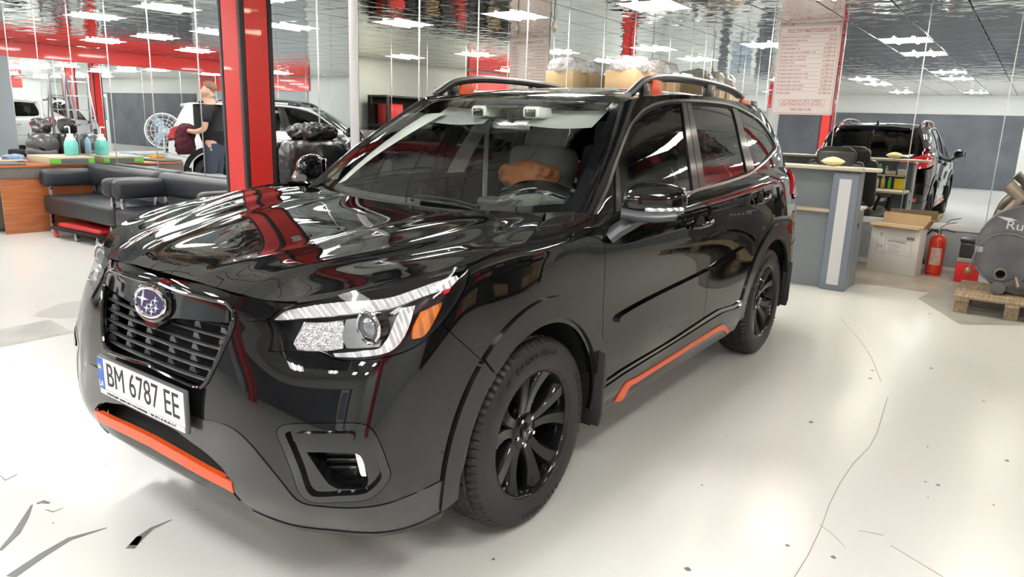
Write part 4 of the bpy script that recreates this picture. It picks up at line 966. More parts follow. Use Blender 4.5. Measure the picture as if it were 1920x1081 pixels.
# ---- wheels
def wheel_proto():
    w = thing('wheel', None, None)
    prof = [(.232,.098),(.240,.106),(.262,.112),(.290,.113),(.316,.108),(.334,.100),(.343,.088),(.349,.070),(.3435,.066),(.3435,.058),(.3515,.054),(.3525,.026),(.3455,.022),(.3455,.014),(.353,.010),(.353,-.010),(.3455,-.014),(.3455,-.022),(.3525,-.026),(.3515,-.054),(.3435,-.058),(.3435,-.066),(.349,-.070),(.343,-.088),(.334,-.100),(.300,-.112),(.262,-.112),(.240,-.104),(.228,-.098)]
    n = 300; V = []; F = []
    for j in range(n):
        a = 2*PI*j/n; c, s_ = math.cos(a), math.sin(a)
        for i, (r, y) in enumerate(prof):
            if j % 4 == 0 and i in (5,6,7,22,23,24): r -= .0065
            if j % 5 == 0 and i in (10,11,18,19): r -= .004
            if j % 6 == 2 and i in (14,15): r -= .003
            V.append((r*c, y, r*s_))
    m_ = len(prof)
    for j in range(n):
        for i in range(m_-1): F.append((j*m_+i, j*m_+i+1, ((j+1) % n)*m_+i+1, ((j+1) % n)*m_+i))
    ty = arr_mesh('tyre', V, F, M['rubber'], w); ty.data.set_sharp_from_angle(angle=math.radians(28))
    rim = MB()
    rim.lathe([(.246,.090),(.243,.101),(.236,.104),(.229,.100),(.224,.088),(.216,.04),(.205,-.02),(.205,-.09),(.235,-.10)], axis='Y', n=72)
    rim.lathe([(.222,.0),(.222,.001)], axis='Y', n=8) if False else None
    rm_ = rim.build('rim', M['wheel'], w, smooth=50)
    # open the rim barrel: remove end caps
    me = rm_.data; bm = bmesh.new(); bm.from_mesh(me); bmesh.ops.delete(bm, geom=[f for f in bm.faces if len(f.verts) > 8], context='FACES'); bm.to_mesh(me); bm.free()
    for kk in range(5):
        for sg in (1,-1):
            th = 2*PI*kk/5+PI/2+.10; a1 = th+sg*.30; P0 = np.array([.035*math.cos(th+sg*.5), .035*math.sin(th+sg*.5)]); P1 = np.array([.14*math.cos(th+sg*.07), .14*math.sin(th+sg*.07)]); P2 = np.array([.236*math.cos(a1), .236*math.sin(a1)])
            t = bmesh.new(); rings = []
            for q in np.linspace(0,1,11):
                p = (1-q)**2*P0+2*q*(1-q)*P1+q*q*P2; d = 2*(1-q)*(P1-P0)+2*q*(P2-P1); d /= np.linalg.norm(d); nn = np.array([-d[1], d[0]])
                w_ = .021+.012*q**2; y = .052+.040*q**1.6; bk = .030+.012*q
                sec = [(-w_*1.25, y-bk), (-w_, y-.010), (-w_*.72, y), (w_*.72, y-.003), (w_, y-.012), (w_*1.25, y-bk)]
                rings.append([t.verts.new((p[0]+nn[0]*a, b_, p[1]+nn[1]*a)) for a, b_ in sec])
            for i in range(10):
                for j in range(6): t.faces.new((rings[i][j], rings[i][(j+1) % 6], rings[i+1][(j+1) % 6], rings[i+1][j]))
            bmesh.ops.recalc_face_normals(t, faces=t.faces)
            MB()._add(t).build('spoke', M['wheel'], w, smooth=35)
    MB().lathe([(.074,.02),(.072,.050),(.060,.060),(.034,.062)], axis='Y', n=40).build('hub', M['wheel'], w)
    MB().lathe([(.031,.058),(.031,.069),(.027,.072),(.0001,.073)], axis='Y', n=32).build('hub_cap', M['gloss'], w)
    hc = MB().tube([(.022*math.cos(t), .073, .013*math.sin(t)) for t in np.linspace(0,2*PI,25)[:-1]], .0018, n=6, closed=True); hc.prism(star(-.004,.001,.011), .002, Matrix.Translation((0,.074,0)) @ Matrix.Rotation(-PI/2, 4, 'X'))
    hc.build('cap_badge', M['chrome'], w)
    for kk in range(5):
        a = 2*PI*kk/5+PI/2+.10+PI/5; MB().cyl((.053*math.cos(a),.045,.053*math.sin(a)), (.053*math.cos(a),.066,.053*math.sin(a)), .0095, .008, 6).build('wheel_nut', M['chrome'], w)
    MB().lathe([(.06,-.02),(.155,-.015),(.155,-.005),(.06,.0)], axis='Y', n=48).build('brake_disc', M['satin'], w)
    MB().box((.11,.0,.10), (.09,.07,.11), .015).build('brake_caliper', M['dark'], w)
    for s_, a0, rr, sz in (('GEOLANDAR H/T', 75, .300, .030), ('GEOLANDAR', 262, .300, .030), ('YOKOHAMA', 172, .296, .036)):
        for i, ch in enumerate(s_):
            if ch == ' ': continue
            da = sz*.95/rr; a = math.radians(a0)+(len(s_)/2-i-.5)*da
            if a0 > 200: a = math.radians(a0)-(len(s_)/2-i-.5)*da
            up = 1 if a0 < 200 else -1
            R = Matrix(((math.sin(a)*up, math.cos(a)*up, 0, rr*math.cos(a)), (0,0,1,.1135), (-math.cos(a)*up, math.sin(a)*up, 0, rr*math.sin(a)), (0,0,0,1)))
            R = R @ Matrix.Scale(1, 4)
            text('sidewall_letter', ch, sz, M['rubber'], w, R, 'CENTER', .0009)
    return w
wp = wheel_proto()
def wcopy(x, y, rz, rot):
    w2 = bpy.data.objects.new('wheel', None); COL.objects.link(w2); w2.parent = car; w2.location = (x, y, .3525)
    w2.rotation_euler = (0, rot, rz)
    for ch in list(kids(wp)):
        c = ch.copy(); COL.objects.link(c); c.parent = w2
    return w2
wcopy(0,.775,0,0); wcopy(-2.67,.775,0,.5); wcopy(0,-.775,PI,.3); wcopy(-2.67,-.775,PI,.9)
for c in list(kids(wp)): bpy.data.objects.remove(c)
bpy.data.objects.remove(wp)

# ------------------------------------------------------------------ sofas
M['leather'] = bump(mat('black_leather', (.022,.025,.031), .42), 60, .12, .004)
def sofa(y0_, y1_, label, larm=True, rarm=True):
    t = thing('sofa', label, 'sofa', (-1.92, (y0_+y1_)/2, 0), 0, None); L = y1_-y0_; d = .62; X0 = .31
    def P(c, dm, b, name, m=M['leather']): return MB().box(c, dm, b, 4).build(name, m, t, smooth=60)
    P((0,0,.33), (d,L-.01,.21), .045, 'seat')
    P((-.24,0,.665), (.15,L-.01,.25), .06, 'backrest')
    for s_ in (-1,1):
        P((.02,s_*(L/2-.085),.635), (d+.02,.15,.20), .06, 'armrest')
        for x in (.25,-.22): MB().box((x,s_*(L/2-.09),.49), (.035,.05,.14), .004).build('arm_post', M['chrome'], t)
        for x in (.27,-.26): MB().box((x,s_*(L/2-.10),.112), (.04,.05,.224), .004).build('leg', M['chrome'], t)
    return t
sofa(-7.13, -5.50, 'black leather sofa with chrome legs nearest the wooden desk')
sofa(-5.47, -3.75, 'black leather sofa with chrome legs nearest the red pillar')
# creeper board under the first sofa
t = thing('mechanic_creeper', 'low red padded creeper board on small castors under the sofas', 'creeper', (-1.72,-6.25,0), .06)
MB().box((0,0,.105), (.38,1.0,.03), .01).build('board', M['dark'], t); MB().box((0,.05,.145), (.33,.86,.05), .02, 3).build('pad', mat('red_vinyl',(.45,.02,.02),.4), t)
for x in (-.16,.16):
    for y in (-.44,.0,.44): MB().cyl((x-.015,y,.035),(x+.015,y,.035),.034,n=20).box((x,y,.075),(.03,.03,.05)).build('castor', mat('castor_red',(.6,.08,.08),.4) if y < -.3 else M['satin'], t)
# ------------------------------------------------------------------ desk and what lies on it
M['wood'] = vary(mat('cherry_wood', (.40,.13,.04), .35), 3, (.30,.085,.025), (.46,.16,.055), .3, .7, (1,1,14))
t = thing('desk', 'orange-brown wooden desk with a plain end panel beside the sofa', 'desk', (-1.725,-7.20,0))
MB().box((0,0,.375), (1.0,.028,.75), .002).build('end_panel', M['wood'], t)
MB().box((0,-.85,.762), (1.06,1.78,.028), .004).build('desk_top', M['wood'], t)
MB().box((-.30,-.85,.45), (.02,1.66,.55)).build('back_panel', M['wood'], t)
MB().box((.02,-1.72,.375), (.9,.028,.75), .002).build('end_panel', M['wood'], t)
for z in (.67,.56): MB().box((.46,-.44,z), (.02,.80,.10), .003).build('drawer', mat('drawer_brown',(.10,.03,.02),.3), t)
DT = .777
def crumple(name, m, parent, c, dm, seed, amp=.02, freq=6, cuts=14, shape=4., rot=0., flat=False, squash=0):
    t = bmesh.new(); bmesh.ops.create_cube(t, size=2); bmesh.ops.subdivide_edges(t, edges=t.edges[:], cuts=cuts, use_grid_fill=True)
    from mathutils import noise
    off = Vector((seed*7.3, seed*3.1, seed*1.7))
    for v in t.verts:
        x, y, z = v.co; r = (abs(x)**shape+abs(y)**shape+abs(z)**shape)**(1/shape); p = Vector((x/r, y/r, z/r)); n = p.normalized()
        p = Vector((p.x*dm[0]/2, p.y*dm[1]/2, p.z*dm[2]/2)); q = p*freq+off
        a = noise.noise(q)*.8+(.5-abs(noise.noise(q*2.1)))*.9+(.3-abs(noise.noise(q*4.3)))*.45
        p += n*a*amp
        if p.z < -dm[2]/2: p.z = -dm[2]/2
        v.co = p
    b = MB(); b._add(t, Matrix.Translation(c) @ Matrix.Rotation(rot, 4, 'Z')); return b.build(name, m, parent, smooth=80)
o = crumple('carpet_piece', bump(mat('grey_carpet',(.16,.15,.13),.95),80,.8,.01), None, (-1.34,-7.42,DT+.012), (.36,.50,.022), 1, .004, 20, 12, 8)
tag(o, 'piece of mottled grey carpet lying over the desk corner', 'carpet')
fr = MB().box((-1.42,-7.176,.70), (.50,.012,.15), .004).build('front_flap', bpy.data.materials['grey_carpet'], o)
ca = thing('carton', 'flat cardboard carton with a green and black printed edge on the desk', 'carton', (-1.98,-7.44,DT))
MB().box((0,0,.043), (.50,.62,.086), .003).build('carton_body', mat('card_tan',(.50,.42,.30),.7), ca)
MB().box((0,.3115,.036), (.505,.003,.058)).build('label_strip', mat('label_dark',(.10,.12,.12),.4), ca)
MB().box((.19,.3135,.036), (.12,.003,.050)).build('label_green', mat('label_green',(.15,.5,.05),.4), ca)
MB().box((-.21,.3135,.036), (.07,.003,.050)).build('label_green', bpy.data.materials['label_green'], ca)
ztop = DT+.087
M['soap'] = mat('aqua_soap', (.16,.62,.56), .18, 0., Coat_Weight=.6, Transmission_Weight=.15); M['whitepl'] = mat('white_plastic', (.8,.82,.82), .3)
def at3(x, y, z): p = at(x, y, 'z', z); return p
bt = thing('soap_bottle', 'round bottle of aqua soap with white pump neck on the desk', 'bottle', (-2.10,-7.42,ztop))
MB().lathe([(.0,.0),(.072,.002),(.078,.02),(.078,.13),(.070,.165),(.045,.20),(.034,.215)], n=28).build('bottle_body', M['soap'], bt)
MB().lathe([(.062,.165),(.052,.20),(.036,.23),(.034,.26)], n=28).build('collar', M['whitepl'], bt)
MB().cyl((0,0,.25),(0,0,.345),.008).tube([(0,0,.335),(.02,0,.345),(.055,0,.335)], .009).build('pump', M['whitepl'], bt)
M['film'] = bump(mat('plastic_film', (.10,.10,.10), .12, 0., Coat_Weight=1., Alpha=.55), 16, .8, .03)
hm = thing('helmet', 'black and grey helmet wrapped in clear film on the desk', 'helmet', (-2.0,-7.95,DT+.0))
def shell(name, c, r, sc, m, par):
    return MB().sph(c, r, sc, 28, 18).build(name, m, par)
shell('helmet_shell', (0,0,.185), .15, (1.15,.95,.95), mat('helmet_black',(.02,.02,.022),.25,Coat_Weight=.5), hm)
shell('film_wrap', (0,0,.19), .158, (1.2,.98,.98), M['film'], hm)
MB().tube([(.17*math.cos(a)*1.05,.15*math.sin(a),.105+.02*math.cos(a*2)) for a in np.linspace(-2.2,2.2,16)], .03, n=8, flat=(.018,.042)).build('chin_guard', mat('helmet_grey',(.09,.09,.095),.35), hm)
for k in (-1,1): MB().prism([(0,0),(.05,.01),(.09,.05),(.05,.035)], .004, Matrix.Translation((.02,.151,.12)) @ Matrix.Rotation(PI/2,4,'X')).build('helmet_stripe', M['slat'], hm)
MB().box((0,0,.022), (.22,.20,.044), .01).build('helmet_rim', M['dark'], hm)
bx = thing('black_case', 'black equipment case standing against the mirror behind the helmet', 'case', (-2.13,-8.30,DT))
MB().box((0,0,.16), (.24,.20,.32), .01).build('case_body', M['clad'], bx); MB().tube([(.121,-.06,.20),(.125,.0,.13),(.121,.06,.20)], .006).build('case_print', M['slat'], bx)
cv = crumple('sponge_wedge', M['clad'], None, (-2.12,-8.25,DT+.42), (.10,.42,.18), 9, .03, 16, 10, 3.); tag(cv, 'dark jagged foam offcut lying on top of the black case', 'foam'); cv.location.z = -.005
wb2 = thing('water_bottle', 'small clear blue water bottle with a blue cap', 'bottle', (-2.17,-7.63,ztop))
MB().lathe([(0,0),(.034,.003),(.036,.02),(.036,.15),(.03,.18),(.013,.205),(.013,.22)], n=20).build('bottle_body', mat('blue_bottle',(.35,.5,.65),.1), wb2); MB().cyl((0,0,.218),(0,0,.238),.016,n=16).build('cap', M['blue'], wb2)
o = crumple('blue_cloth', mat('blue_rag',(.22,.33,.50),.8), None, (-1.60,-7.80,DT+.04), (.20,.16,.08), 3, .025, 14); tag(o, 'crumpled light blue cloth in front of the helmet', 'cloth')
o = crumple('orange_cloth', mat('orange_rag',(.75,.28,.01),.8), None, (-1.30,-7.62,DT+.04), (.17,.15,.035), 4, .016, 18); tag(o, 'small crumpled orange cloth on the grey carpet piece', 'cloth')
o = MB().box((-1.50,-7.62,DT+.028), (.30,.20,.006)).build('cardboard_sheet', mat('card_pink',(.55,.42,.33),.8)); tag(o, 'loose cardboard sheet between the orange cloth and the carton', 'cardboard')
o = crumple('foam_roll', M['dark'], None, (-2.05,-8.78,DT+.05), (.16,.50,.08), 5, .012, 30); tag(o, 'black ribbed foam roll at the left end of the desk', 'foam')
o = MB().box((-1.65,-8.25,DT+.008), (.30,.40,.014), .002).build('paper_stack', M['whitepl']); tag(o, 'stack of white papers left of the blue cloth', 'paper')
jc = thing('canister', 'olive grey plastic canister with a top handle under the desk', 'canister', (-1.32,-7.62,0))
MB().box((0,0,.21), (.22,.34,.40), .05, 4).build('canister_body', bump(mat('olive_plastic',(.16,.16,.12),.5),12,.2,.02), jc); MB().tube([(0,-.1,.40),(0,-.08,.46),(0,.08,.46),(0,.1,.40)], .018).build('handle', bpy.data.materials['olive_plastic'], jc)
gb = MB().box((-1.5,-7.31,.13), (.16,.10,.26), .04, 4).build('grey_bucket', mat('bucket_grey',(.25,.26,.27),.5)); tag(gb, 'small grey plastic container just inside the desk end panel', 'container')
# ------------------------------------------------------------------ wrapped bundles behind the bonnet
M['bag'] = bump(mat('black_bin_film', (.007,.007,.008), .42, 0., Coat_Weight=.1), 22, .35, .015)
rb_ = thing('ribbed_cushion', 'low grey ribbed bench under the black wrapped bundles', 'bench', (-1.92,-2.95,0))
MB().box((0,0,.30), (.45,.9,.6), .02).build('bench_base', M['clad'], rb_)
for k in range(9): MB().box((.0,-.40+k*.10,.66), (.47,.094,.14), .03, 3).build('cushion_rib', mat('rib_grey',(.16,.16,.165),.55), rb_)
def bag(c, dm, seed, label, amp=.022, m='bag', nm='wrapped_bundle'):
    o = crumple(nm, M[m], None, c, dm, seed, amp, 6, 26, 5.5); tag(o, label, 'bundle'); return o
bag((-1.93,-3.17,.98), (.34,.36,.46), 11, 'bundle in black film, left one beside the red pillar')
bag((-1.93,-2.66,1.00), (.36,.56,.48), 12, 'larger bundle in black film against the bright mirror edge')
o = crumple('black_film_heap', M['bag'], None, (-1.95,-2.72,1.30), (.28,.44,.12), 13, .04, 9, 22, 2.5); tag(o, 'crumpled black film heaped on the larger wrapped bundle', 'film')
bag((-1.92,-3.56,.90), (.30,.24,.50), 14, 'black film bag squeezed between the pillar and the sofa')
M['silver'] = bump(mat('silver_film', (.5,.5,.5), .4, .2), 18, .4, .02)
o = crumple('silver_bag', M['silver'], None, (-1.88,-3.56,.32), (.26,.24,.58), 15, .03, 9, 20, 3.5); tag(o, 'crumpled silvery bag low beside the red pillar', 'bag')
# ------------------------------------------------------------------ reception counter
M['cgrey'] = bump(mat('counter_grey', (.22,.245,.27), .5), 200, .1, .002); M['cblue'] = mat('counter_frame', (.20,.24,.30), .4); M['birch'] = mat('birch_edge', (.62,.52,.38), .4); M['ctop']= mat('counter_top', (.66,.60,.48), .35)
ct = thing('reception_counter', 'grey reception counter with a pale top and a white strip down its corner column', 'counter', (0,0,0))
MB().box((-5.20,-.05,.36), (.03,1.50,.72)).build('front_panel', M['cgrey'], ct)
MB().box((-5.24,-.05,.93), (.03,1.50,.36)).build('upper_panel', M['cgrey'], ct)
MB().box((-5.50,.0,.735), (.66,1.78,.028), .006).build('desk_surface', M['ctop'], ct)
MB().box((-5.165,-.05,.735), (.06,1.50,.030), .008).build('edge_strip', M['birch'], ct)
b = MB(); L = [(-5.08,-.82),(-5.08,.95)]+[(-5.22+.14*math.cos(a),.93+.14*math.sin(a)) for a in np.linspace(0,PI,10)]+[(-5.38,.88),(-5.42,-.82)]
b.prism(L, .028, Matrix.Translation((0,0,1.112)), .005); b.build('ledge_top', M['ctop'], ct)
MB().box((-5.21,.795,.545), (.17,.225,1.09), .012).build('corner_column', M['cblue'], ct)
MB().box((-5.122,.795,.545), (.006,.105,.98), .002).build('light_strip', mat('opal_strip',(.74,.76,.78),.4), ct)
MB().box((-5.40,.895,.365), (.38,.02,.72)).build('side_panel', M['cgrey'], ct)
MB().box((-5.29,.895,.92), (.16,.02,.37)).build('upper_side', M['cgrey'], ct)
MB().cyl((-5.38,.904,.60),(-5.38,.908,.60),.022,n=20).build('cable_port', M['dark'], ct)
MB().box((-5.50,-.84,.36), (.62,.03,.72)).build('side_panel', M['cgrey'], ct)
MB().box((-5.34,.0,.925), (.16,1.60,.014)).build('shelf', M['birch'], ct)
MB().box((-5.34,.28,.92), (.16,.014,.37)).build('shelf_divider', M['birch'], ct)
MB().box((-5.60,.45,.64), (.35,.42,.06), .004).build('keyboard_tray', M['whitepl'], ct)
def jar(nm, x, y, z, r, h, m, label, grp=None, capm=None):
    o = thing(nm, label, 'bottle', (x,y,z), 0, grp); MB().lathe([(0,0),(r,.002),(r,h*.7),(r*.8,h*.82),(r*.4,h*.88),(r*.4,h*.9)], n=18).build('jar_body', m, o)
    MB().cyl((0,0,h*.88),(0,0,h),r*.5,n=14).build('cap', capm or M['whitepl'], o); return o
cols_ = [((.75,.75,.7),'white'),((.5,.45,.3),'tan'),((.18,.03,.06),'dark red'),((.12,.55,.08),'green'),((.08,.08,.08),'black'),((.7,.6,.1),'yellow'),((.3,.3,.32),'grey')]
k = 0
for y, z, r, h, ci in ((.05,.75,.022,.13,0),(.12,.75,.018,.10,1),(.20,.75,.030,.12,2),(.34,.75,.024,.10,1),(.42,.75,.020,.14,3),(.49,.75,.022,.13,0),(.56,.75,.026,.16,5),(.64,.75,.024,.15,3),(.40,.933,.030,.12,4),(.50,.933,.026,.13,3),(.58,.933,.024,.11,6)):
    c, nm_ = cols_[ci]; jar('spray_bottle', -5.36, y, z, r, h, mat('jar_'+nm_, c, .3), 'small %s bottle on the %s counter shelf, %d cm tall, seen in the mirror' % (nm_, 'upper' if z > .9 else 'lower', round(h*100)), 'bottles on the counter shelves'); k += 1
for y, z, d, c, nm_ in ((.64,.933,(.10,.12,.05),(.6,.5,.38),'tan'),(.77,.933,(.08,.10,.08),(.7,.65,.6),'pale'),(.76,.75,(.10,.12,.14),(.75,.55,.02),'yellow'),(-.20,.75,(.12,.20,.10),(.1,.1,.11),'black')):
    o = MB().box((-5.36,y,z+d[2]/2), d, .004).build('small_box', mat('box_'+nm_, c, .6)); tag(o, 'small %s box on the counter shelves, seen in the mirror' % nm_, 'box')
def cloth_fold(name, c, w, h, m, label):
    o = crumple(name, m, None, c, (w*.7,w,h), 21, .010, 16, 14, 1.25); tag(o, label, 'cloth'); return o
cy_ = at(1562, 305, 'x', -5.25); cloth_fold('yellow_cloth', (-5.25, cy_[1], 1.142+.042), .22, .085, mat('cream_cloth',(.80,.72,.42),.85), 'folded pale yellow cloth heaped on the counter top')
o = MB().box((-5.22,.05,1.1425), (.15,.22,.003)).build('red_leaflet', mat('leaflet',(.75,.22,.18),.5)); tag(o, 'thin red leaflet lying on the counter top', 'leaflet')
pr = thing('printer', 'cream and black printer on the counter, by the price list reflection', 'printer', (-5.61,-.42,.75))
MB().box((0,0,.10), (.34,.40,.20), .02).build('printer_body', mat('printer_cream',(.62,.60,.54),.4), pr); MB().box((0,0,.235), (.34,.42,.07), .015).build('scanner_lid', M['clad'], pr); MB().box((-.165,0,.07),(.02,.28,.05)).build('paper_slot', M['dark'], pr)
# office chair between counter and mirror
ch = thing('office_chair', 'black leather office chair behind the reception counter', 'chair', (-6.32,.45,0), .25)
def pad(name, c, dm, b, rot=None): return MB().box(c, dm, b, 5, rot).build(name, mat('chair_leather',(.018,.017,.016),.35), ch, smooth=70)
RR = Matrix.Rotation(-.10, 4, 'Y')
pad('seat', (.02,0,.52), (.50,.52,.13), .06); pad('backrest', (-.24,0,.92), (.12,.40,.72), .058, RR)
for s_ in (-1,1): pad('side_bolster', (-.22,s_*.215,.87), (.13,.15,.56), .06, RR)
pad('headrest', (-.29,0,1.20), (.13,.34,.20), .06, RR)
MB().cyl((0,0,.08),(0,0,.46),.03).build('gas_lift', M['chrome'], ch)
for k in range(5):
    a = 2*PI*k/5; leg = MB().tube([(0,0,.10),(.30*math.cos(a),.30*math.sin(a),.075)], .022).build('base_leg', M['dark'], ch); MB().cyl((.30*math.cos(a)-.012,.30*math.sin(a),.032),(.30*math.cos(a)+.012,.30*math.sin(a),.032),.031,n=16).build('castor', M['dark'], leg)
for s_ in (-1,1): MB().tube([(-.16,s_*.28,.56),(-.1,s_*.30,.72),(.18,s_*.30,.72),(.18,s_*.28,.56)], .02).build('armrest', M['dark'], ch)
# ------------------------------------------------------------------ price list
PL = thing('price_list', 'white price list poster with red lettering hanging on the mirror wall', 'poster', (0,0,0))
px_ = XB+.012; py, pz = -.168, 2.142; Pw, Ph = .685, 1.004
MB().box((px_,py,pz), (.010,Pw,Ph), .002).build('poster_sheet', mat('poster_white',(.88,.82,.81),.4), PL)
M['redink'] = mat('red_ink', (.42,.03,.05), .5); xf = px_+.0055
def bar(y0_, z0_, y1_, z1_, w=.0025): return MB().box((xf,(y0_+y1_)/2,(z0_+z1_)/2), (.001,max(abs(y1_-y0_),w),max(abs(z1_-z0_),w))).build('printed_line', M['redink'], PL)
def pt_(name, s_, size, y, z, al='LEFT', sx=1.): return text(name, s_, size, M['redink'], PL, Matrix.Translation((xf, y, z)) @ YZ_, al, .0004, sx)
YZ_ = Matrix(((0,0,1,0),(1,0,0,0),(0,1,0,0),(0,0,0,1)))
l_, r_ = py-Pw/2, py+Pw/2
bar(l_+.015,2.63,r_-.015,2.63); bar(l_+.015,1.655,r_-.015,1.655); bar(l_+.015,1.655,l_+.015,2.63); bar(r_-.015,1.655,r_-.015,2.63)
pt_('heading', 'ПОСЛУГИ', .056, l_+.095, 2.573, 'LEFT', .80); pt_('heading', 'АВТОСЕРВІСА', .056, r_-.055, 2.573, 'RIGHT', .80)
rows = [('Діагностика автоелектрики','400 грн'),("Комп'ютерна діагностика",'300 грн'),('Заміна лампочки','від 100 грн'),('Перепаювання фар','від 2500 грн'),('Встановлення протитуманних фар','від 1500 грн'),('Встановлення сигналізації','від 2500 грн'),('Встановлення сигналізації\nз автозапуском','від 3500 грн'),('Встановлення регістратора','від 900 грн'),('Встановлення камери','від 1500 грн'),('Встановлення магнітоли 2 дін','від 1400 грн'),('Встановлення магнітоли 1 дін','від 900 грн'),('Встановлення фаркопа','від 1600 грн'),('Встановлення парктроніка','від 900 грн'),('Встановлення лінз, білінз','від 5000 грн'),('Підігрів сидінь','від 4000 грн')]
z = 2.512
for i, (a, b_) in enumerate(rows):
    h = .062 if i == 6 else .0435
    bar(l_+.03, z+h/2-.001, r_-.03, z+h/2-.001, .0018) if i else bar(l_+.03, z+.023, r_-.03, z+.023, .0018)
    pt_('row_text', a, .027, l_+.035, z, 'LEFT', .88); pt_('row_price', b_, .027, r_-.035, z, 'RIGHT', .88); z -= (h+.0435)/2 if i != 5 else (.0435+.062)/2
    if i == 6: z -= 0
bar(.06, 1.90, .06, 2.535, .0018)
zb = 1.775; bar(l_+.09,zb+.037,r_-.09,zb+.037); bar(l_+.09,zb-.037,r_-.09,zb-.037); bar(l_+.09,zb-.037,l_+.09,zb+.037); bar(r_-.09,zb-.037,r_-.09,zb+.037)
pt_('notice', 'ЗА  ЗАЛИШЕНІ  РЕЧІ  СЕРВІС\nВІДПОВІДАЛЬНОСТІ НЕ НЕСЕ', .032, py, zb+.0, 'CENTER', .95)
pt_('phone_number', '068 338 3140', .042, py, 1.698, 'CENTER')
# ------------------------------------------------------------------ white carton by the wall
cx = thing('white_carton', 'open white cardboard box with black print leaning by the mirror wall', 'box', (-6.62,1.09,0), math.radians(-14))
MB().box((-.02,0,.255), (.17,.50,.51), .003).build('box_body', mat('white_card',(.70,.69,.66),.6), cx)
fl_ = mat('brown_card',(.50,.34,.18),.7)
MB().box((-.145,.01,.56), (.008,.48,.13), rot=Matrix.Rotation(-.15,4,'Y')).build('back_flap', fl_, cx); MB().box((.10,0,.505), (.085,.50,.006), rot=Matrix.Rotation(.25,4,'Y')).build('front_flap', fl_, cx); MB().box((-.02,.285,.545), (.16,.008,.10), rot=Matrix.Rotation(-.5,4,'X')).build('side_flap', fl_, cx)
def ct_(name, s_, size, y, z, sx=1.): return text(name, s_, size, M['ink'], cx, Matrix.Translation((.0655, y, z)) @ YZ_, 'CENTER', .0004, sx)
ct_('print', 'AVTOTRONIC', .036, .03, .335, .8); ct_('print', 'T', .05, -.14, .39); ct_('ce_mark', 'C E', .038, -.14, .27)
for k in range(12): MB().box((.0655, .125+k*.0066, .385), (.001,.003 if k % 3 else .0045,.032)).build('barcode_bar', M['ink'], cx)
for z_, y0_, y1_ in ((.36,-.09,.18),(.20,-.17,.18)): MB().box((.0655,(y0_+y1_)/2,z_), (.001,y1_-y0_,.0015)).build('printed_line', M['ink'], cx)
for y_ in (-.17,-.09,.18): MB().box((.0655,y_,.28), (.001,.0015,.16)).build('printed_line', M['ink'], cx)
for k in range(5): MB().box((.0655,.0+.01*(k%2),.30-.02*k), (.001,.13-.02*(k%3),.003)).build('small_print', M['slat'], cx)
# ------------------------------------------------------------------ fire extinguisher
ex_ = thing('fire_extinguisher', 'red fire extinguisher with black hose standing against the wall panels', 'extinguisher', (-6.76,1.46,0))
MB().lathe([(0,0),(.076,.0),(.076,.022),(.070,.026),(.080,.032),(.080,.36),(.072,.40),(.045,.43),(.024,.44)], n=36).build('cylinder_body', mat('extinguisher_red',(.62,.035,.012),.25,Coat_Weight=.6), ex_)
MB().lathe([(.022,.43),(.022,.475),(.03,.48),(.03,.50),(.0,.505)], n=18).build('valve', M['satin'], ex_)
MB().tube([(0,-.01,.495),(0,.05,.55),(0,.14,.575)], .009, flat=(.012,.004)).build('lever', M['dark'], ex_); MB().tube([(0,-.01,.485),(0,.06,.495),(0,.14,.47)], .009, flat=(.012,.004)).build('carry_handle', M['dark'], ex_)
MB().tube([(.02,-.02,.47),(.03,-.07,.475),(.04,-.115,.42),(.05,-.13,.32),(.05,-.12,.20),(.04,-.095,.12)], .011).build('hose', M['dark'], ex_)
b = MB(); b.grid([[(.0815*math.cos(a),.0815*math.sin(a),z) for z in (.12,.30)] for a in np.linspace(-.6,.75,12)]); b.build('label_sheet', vary(mat('worn_label',(.6,.5,.4),.6), 25, (.62,.55,.45), (.62,.30,.26)), ex_)
# ------------------------------------------------------------------ tool boxes
tb1 = thing('toolbox', 'red toolbox with grey lid and latch on the floor by the stove', 'toolbox', (-6.62,1.87,0))
MB().box((0,0,.10), (.22,.40,.20), .01).build('box_body', mat('toolbox_red',(.68,.02,.025),.35), tb1); MB().box((0,0,.225), (.22,.40,.05), .012).build('lid', mat('toolbox_grey',(.30,.29,.27),.5), tb1); MB().box((.113,-.02,.18), (.012,.035,.07), .004).build('latch', M['satin'], tb1)
tb2 = thing('toolbox', 'black toolbox with red latch stacked on the red toolbox', 'toolbox', (-6.62,1.87,.252))
MB().box((0,0,.075), (.19,.38,.15), .012).build('box_body', M['clad'], tb2); MB().box((0,0,.175), (.20,.40,.05), .02).build('lid', M['clad'], tb2); MB().box((.102,.0,.14), (.014,.08,.05), .004).build('latch', bpy.data.materials['toolbox_red'], tb2)
# ------------------------------------------------------------------ pallet and barrel stove
M['pine'] = vary(mat('weathered_pine', (.33,.25,.15), .8), 5, (.22,.17,.11), (.44,.34,.22), .3, .7, (1,12,6))
pa = thing('pallet', 'worn wooden pallet under the grey barrel stove', 'pallet', (-4.98,1.80,0))
for k in range(6): MB().box((-.07-k*.145,.40,.133), (.125,.84,.018), .002, 1).build('deck_board', M['pine'], pa)
for y in (.05,.40,.76): MB().box((-.43,y,.112), (.90,.10,.022), .002, 1).build('stringer', M['pine'], pa)
for x in (-.06,-.43,-.81):
    for y in (.05,.40,.76): MB().box((x,y,.05), (.10,.10,.10), .003, 1).build('block', M['pine'], pa)
M['steel'] = vary(mat('stove_steel', (.16,.165,.18), .42, .35), 4, (.13,.135,.15), (.21,.21,.22)); M['rust'] = vary(mat('raw_tube', (.25,.22,.18), .5, .4), 6, (.20,.17,.14), (.33,.28,.22))
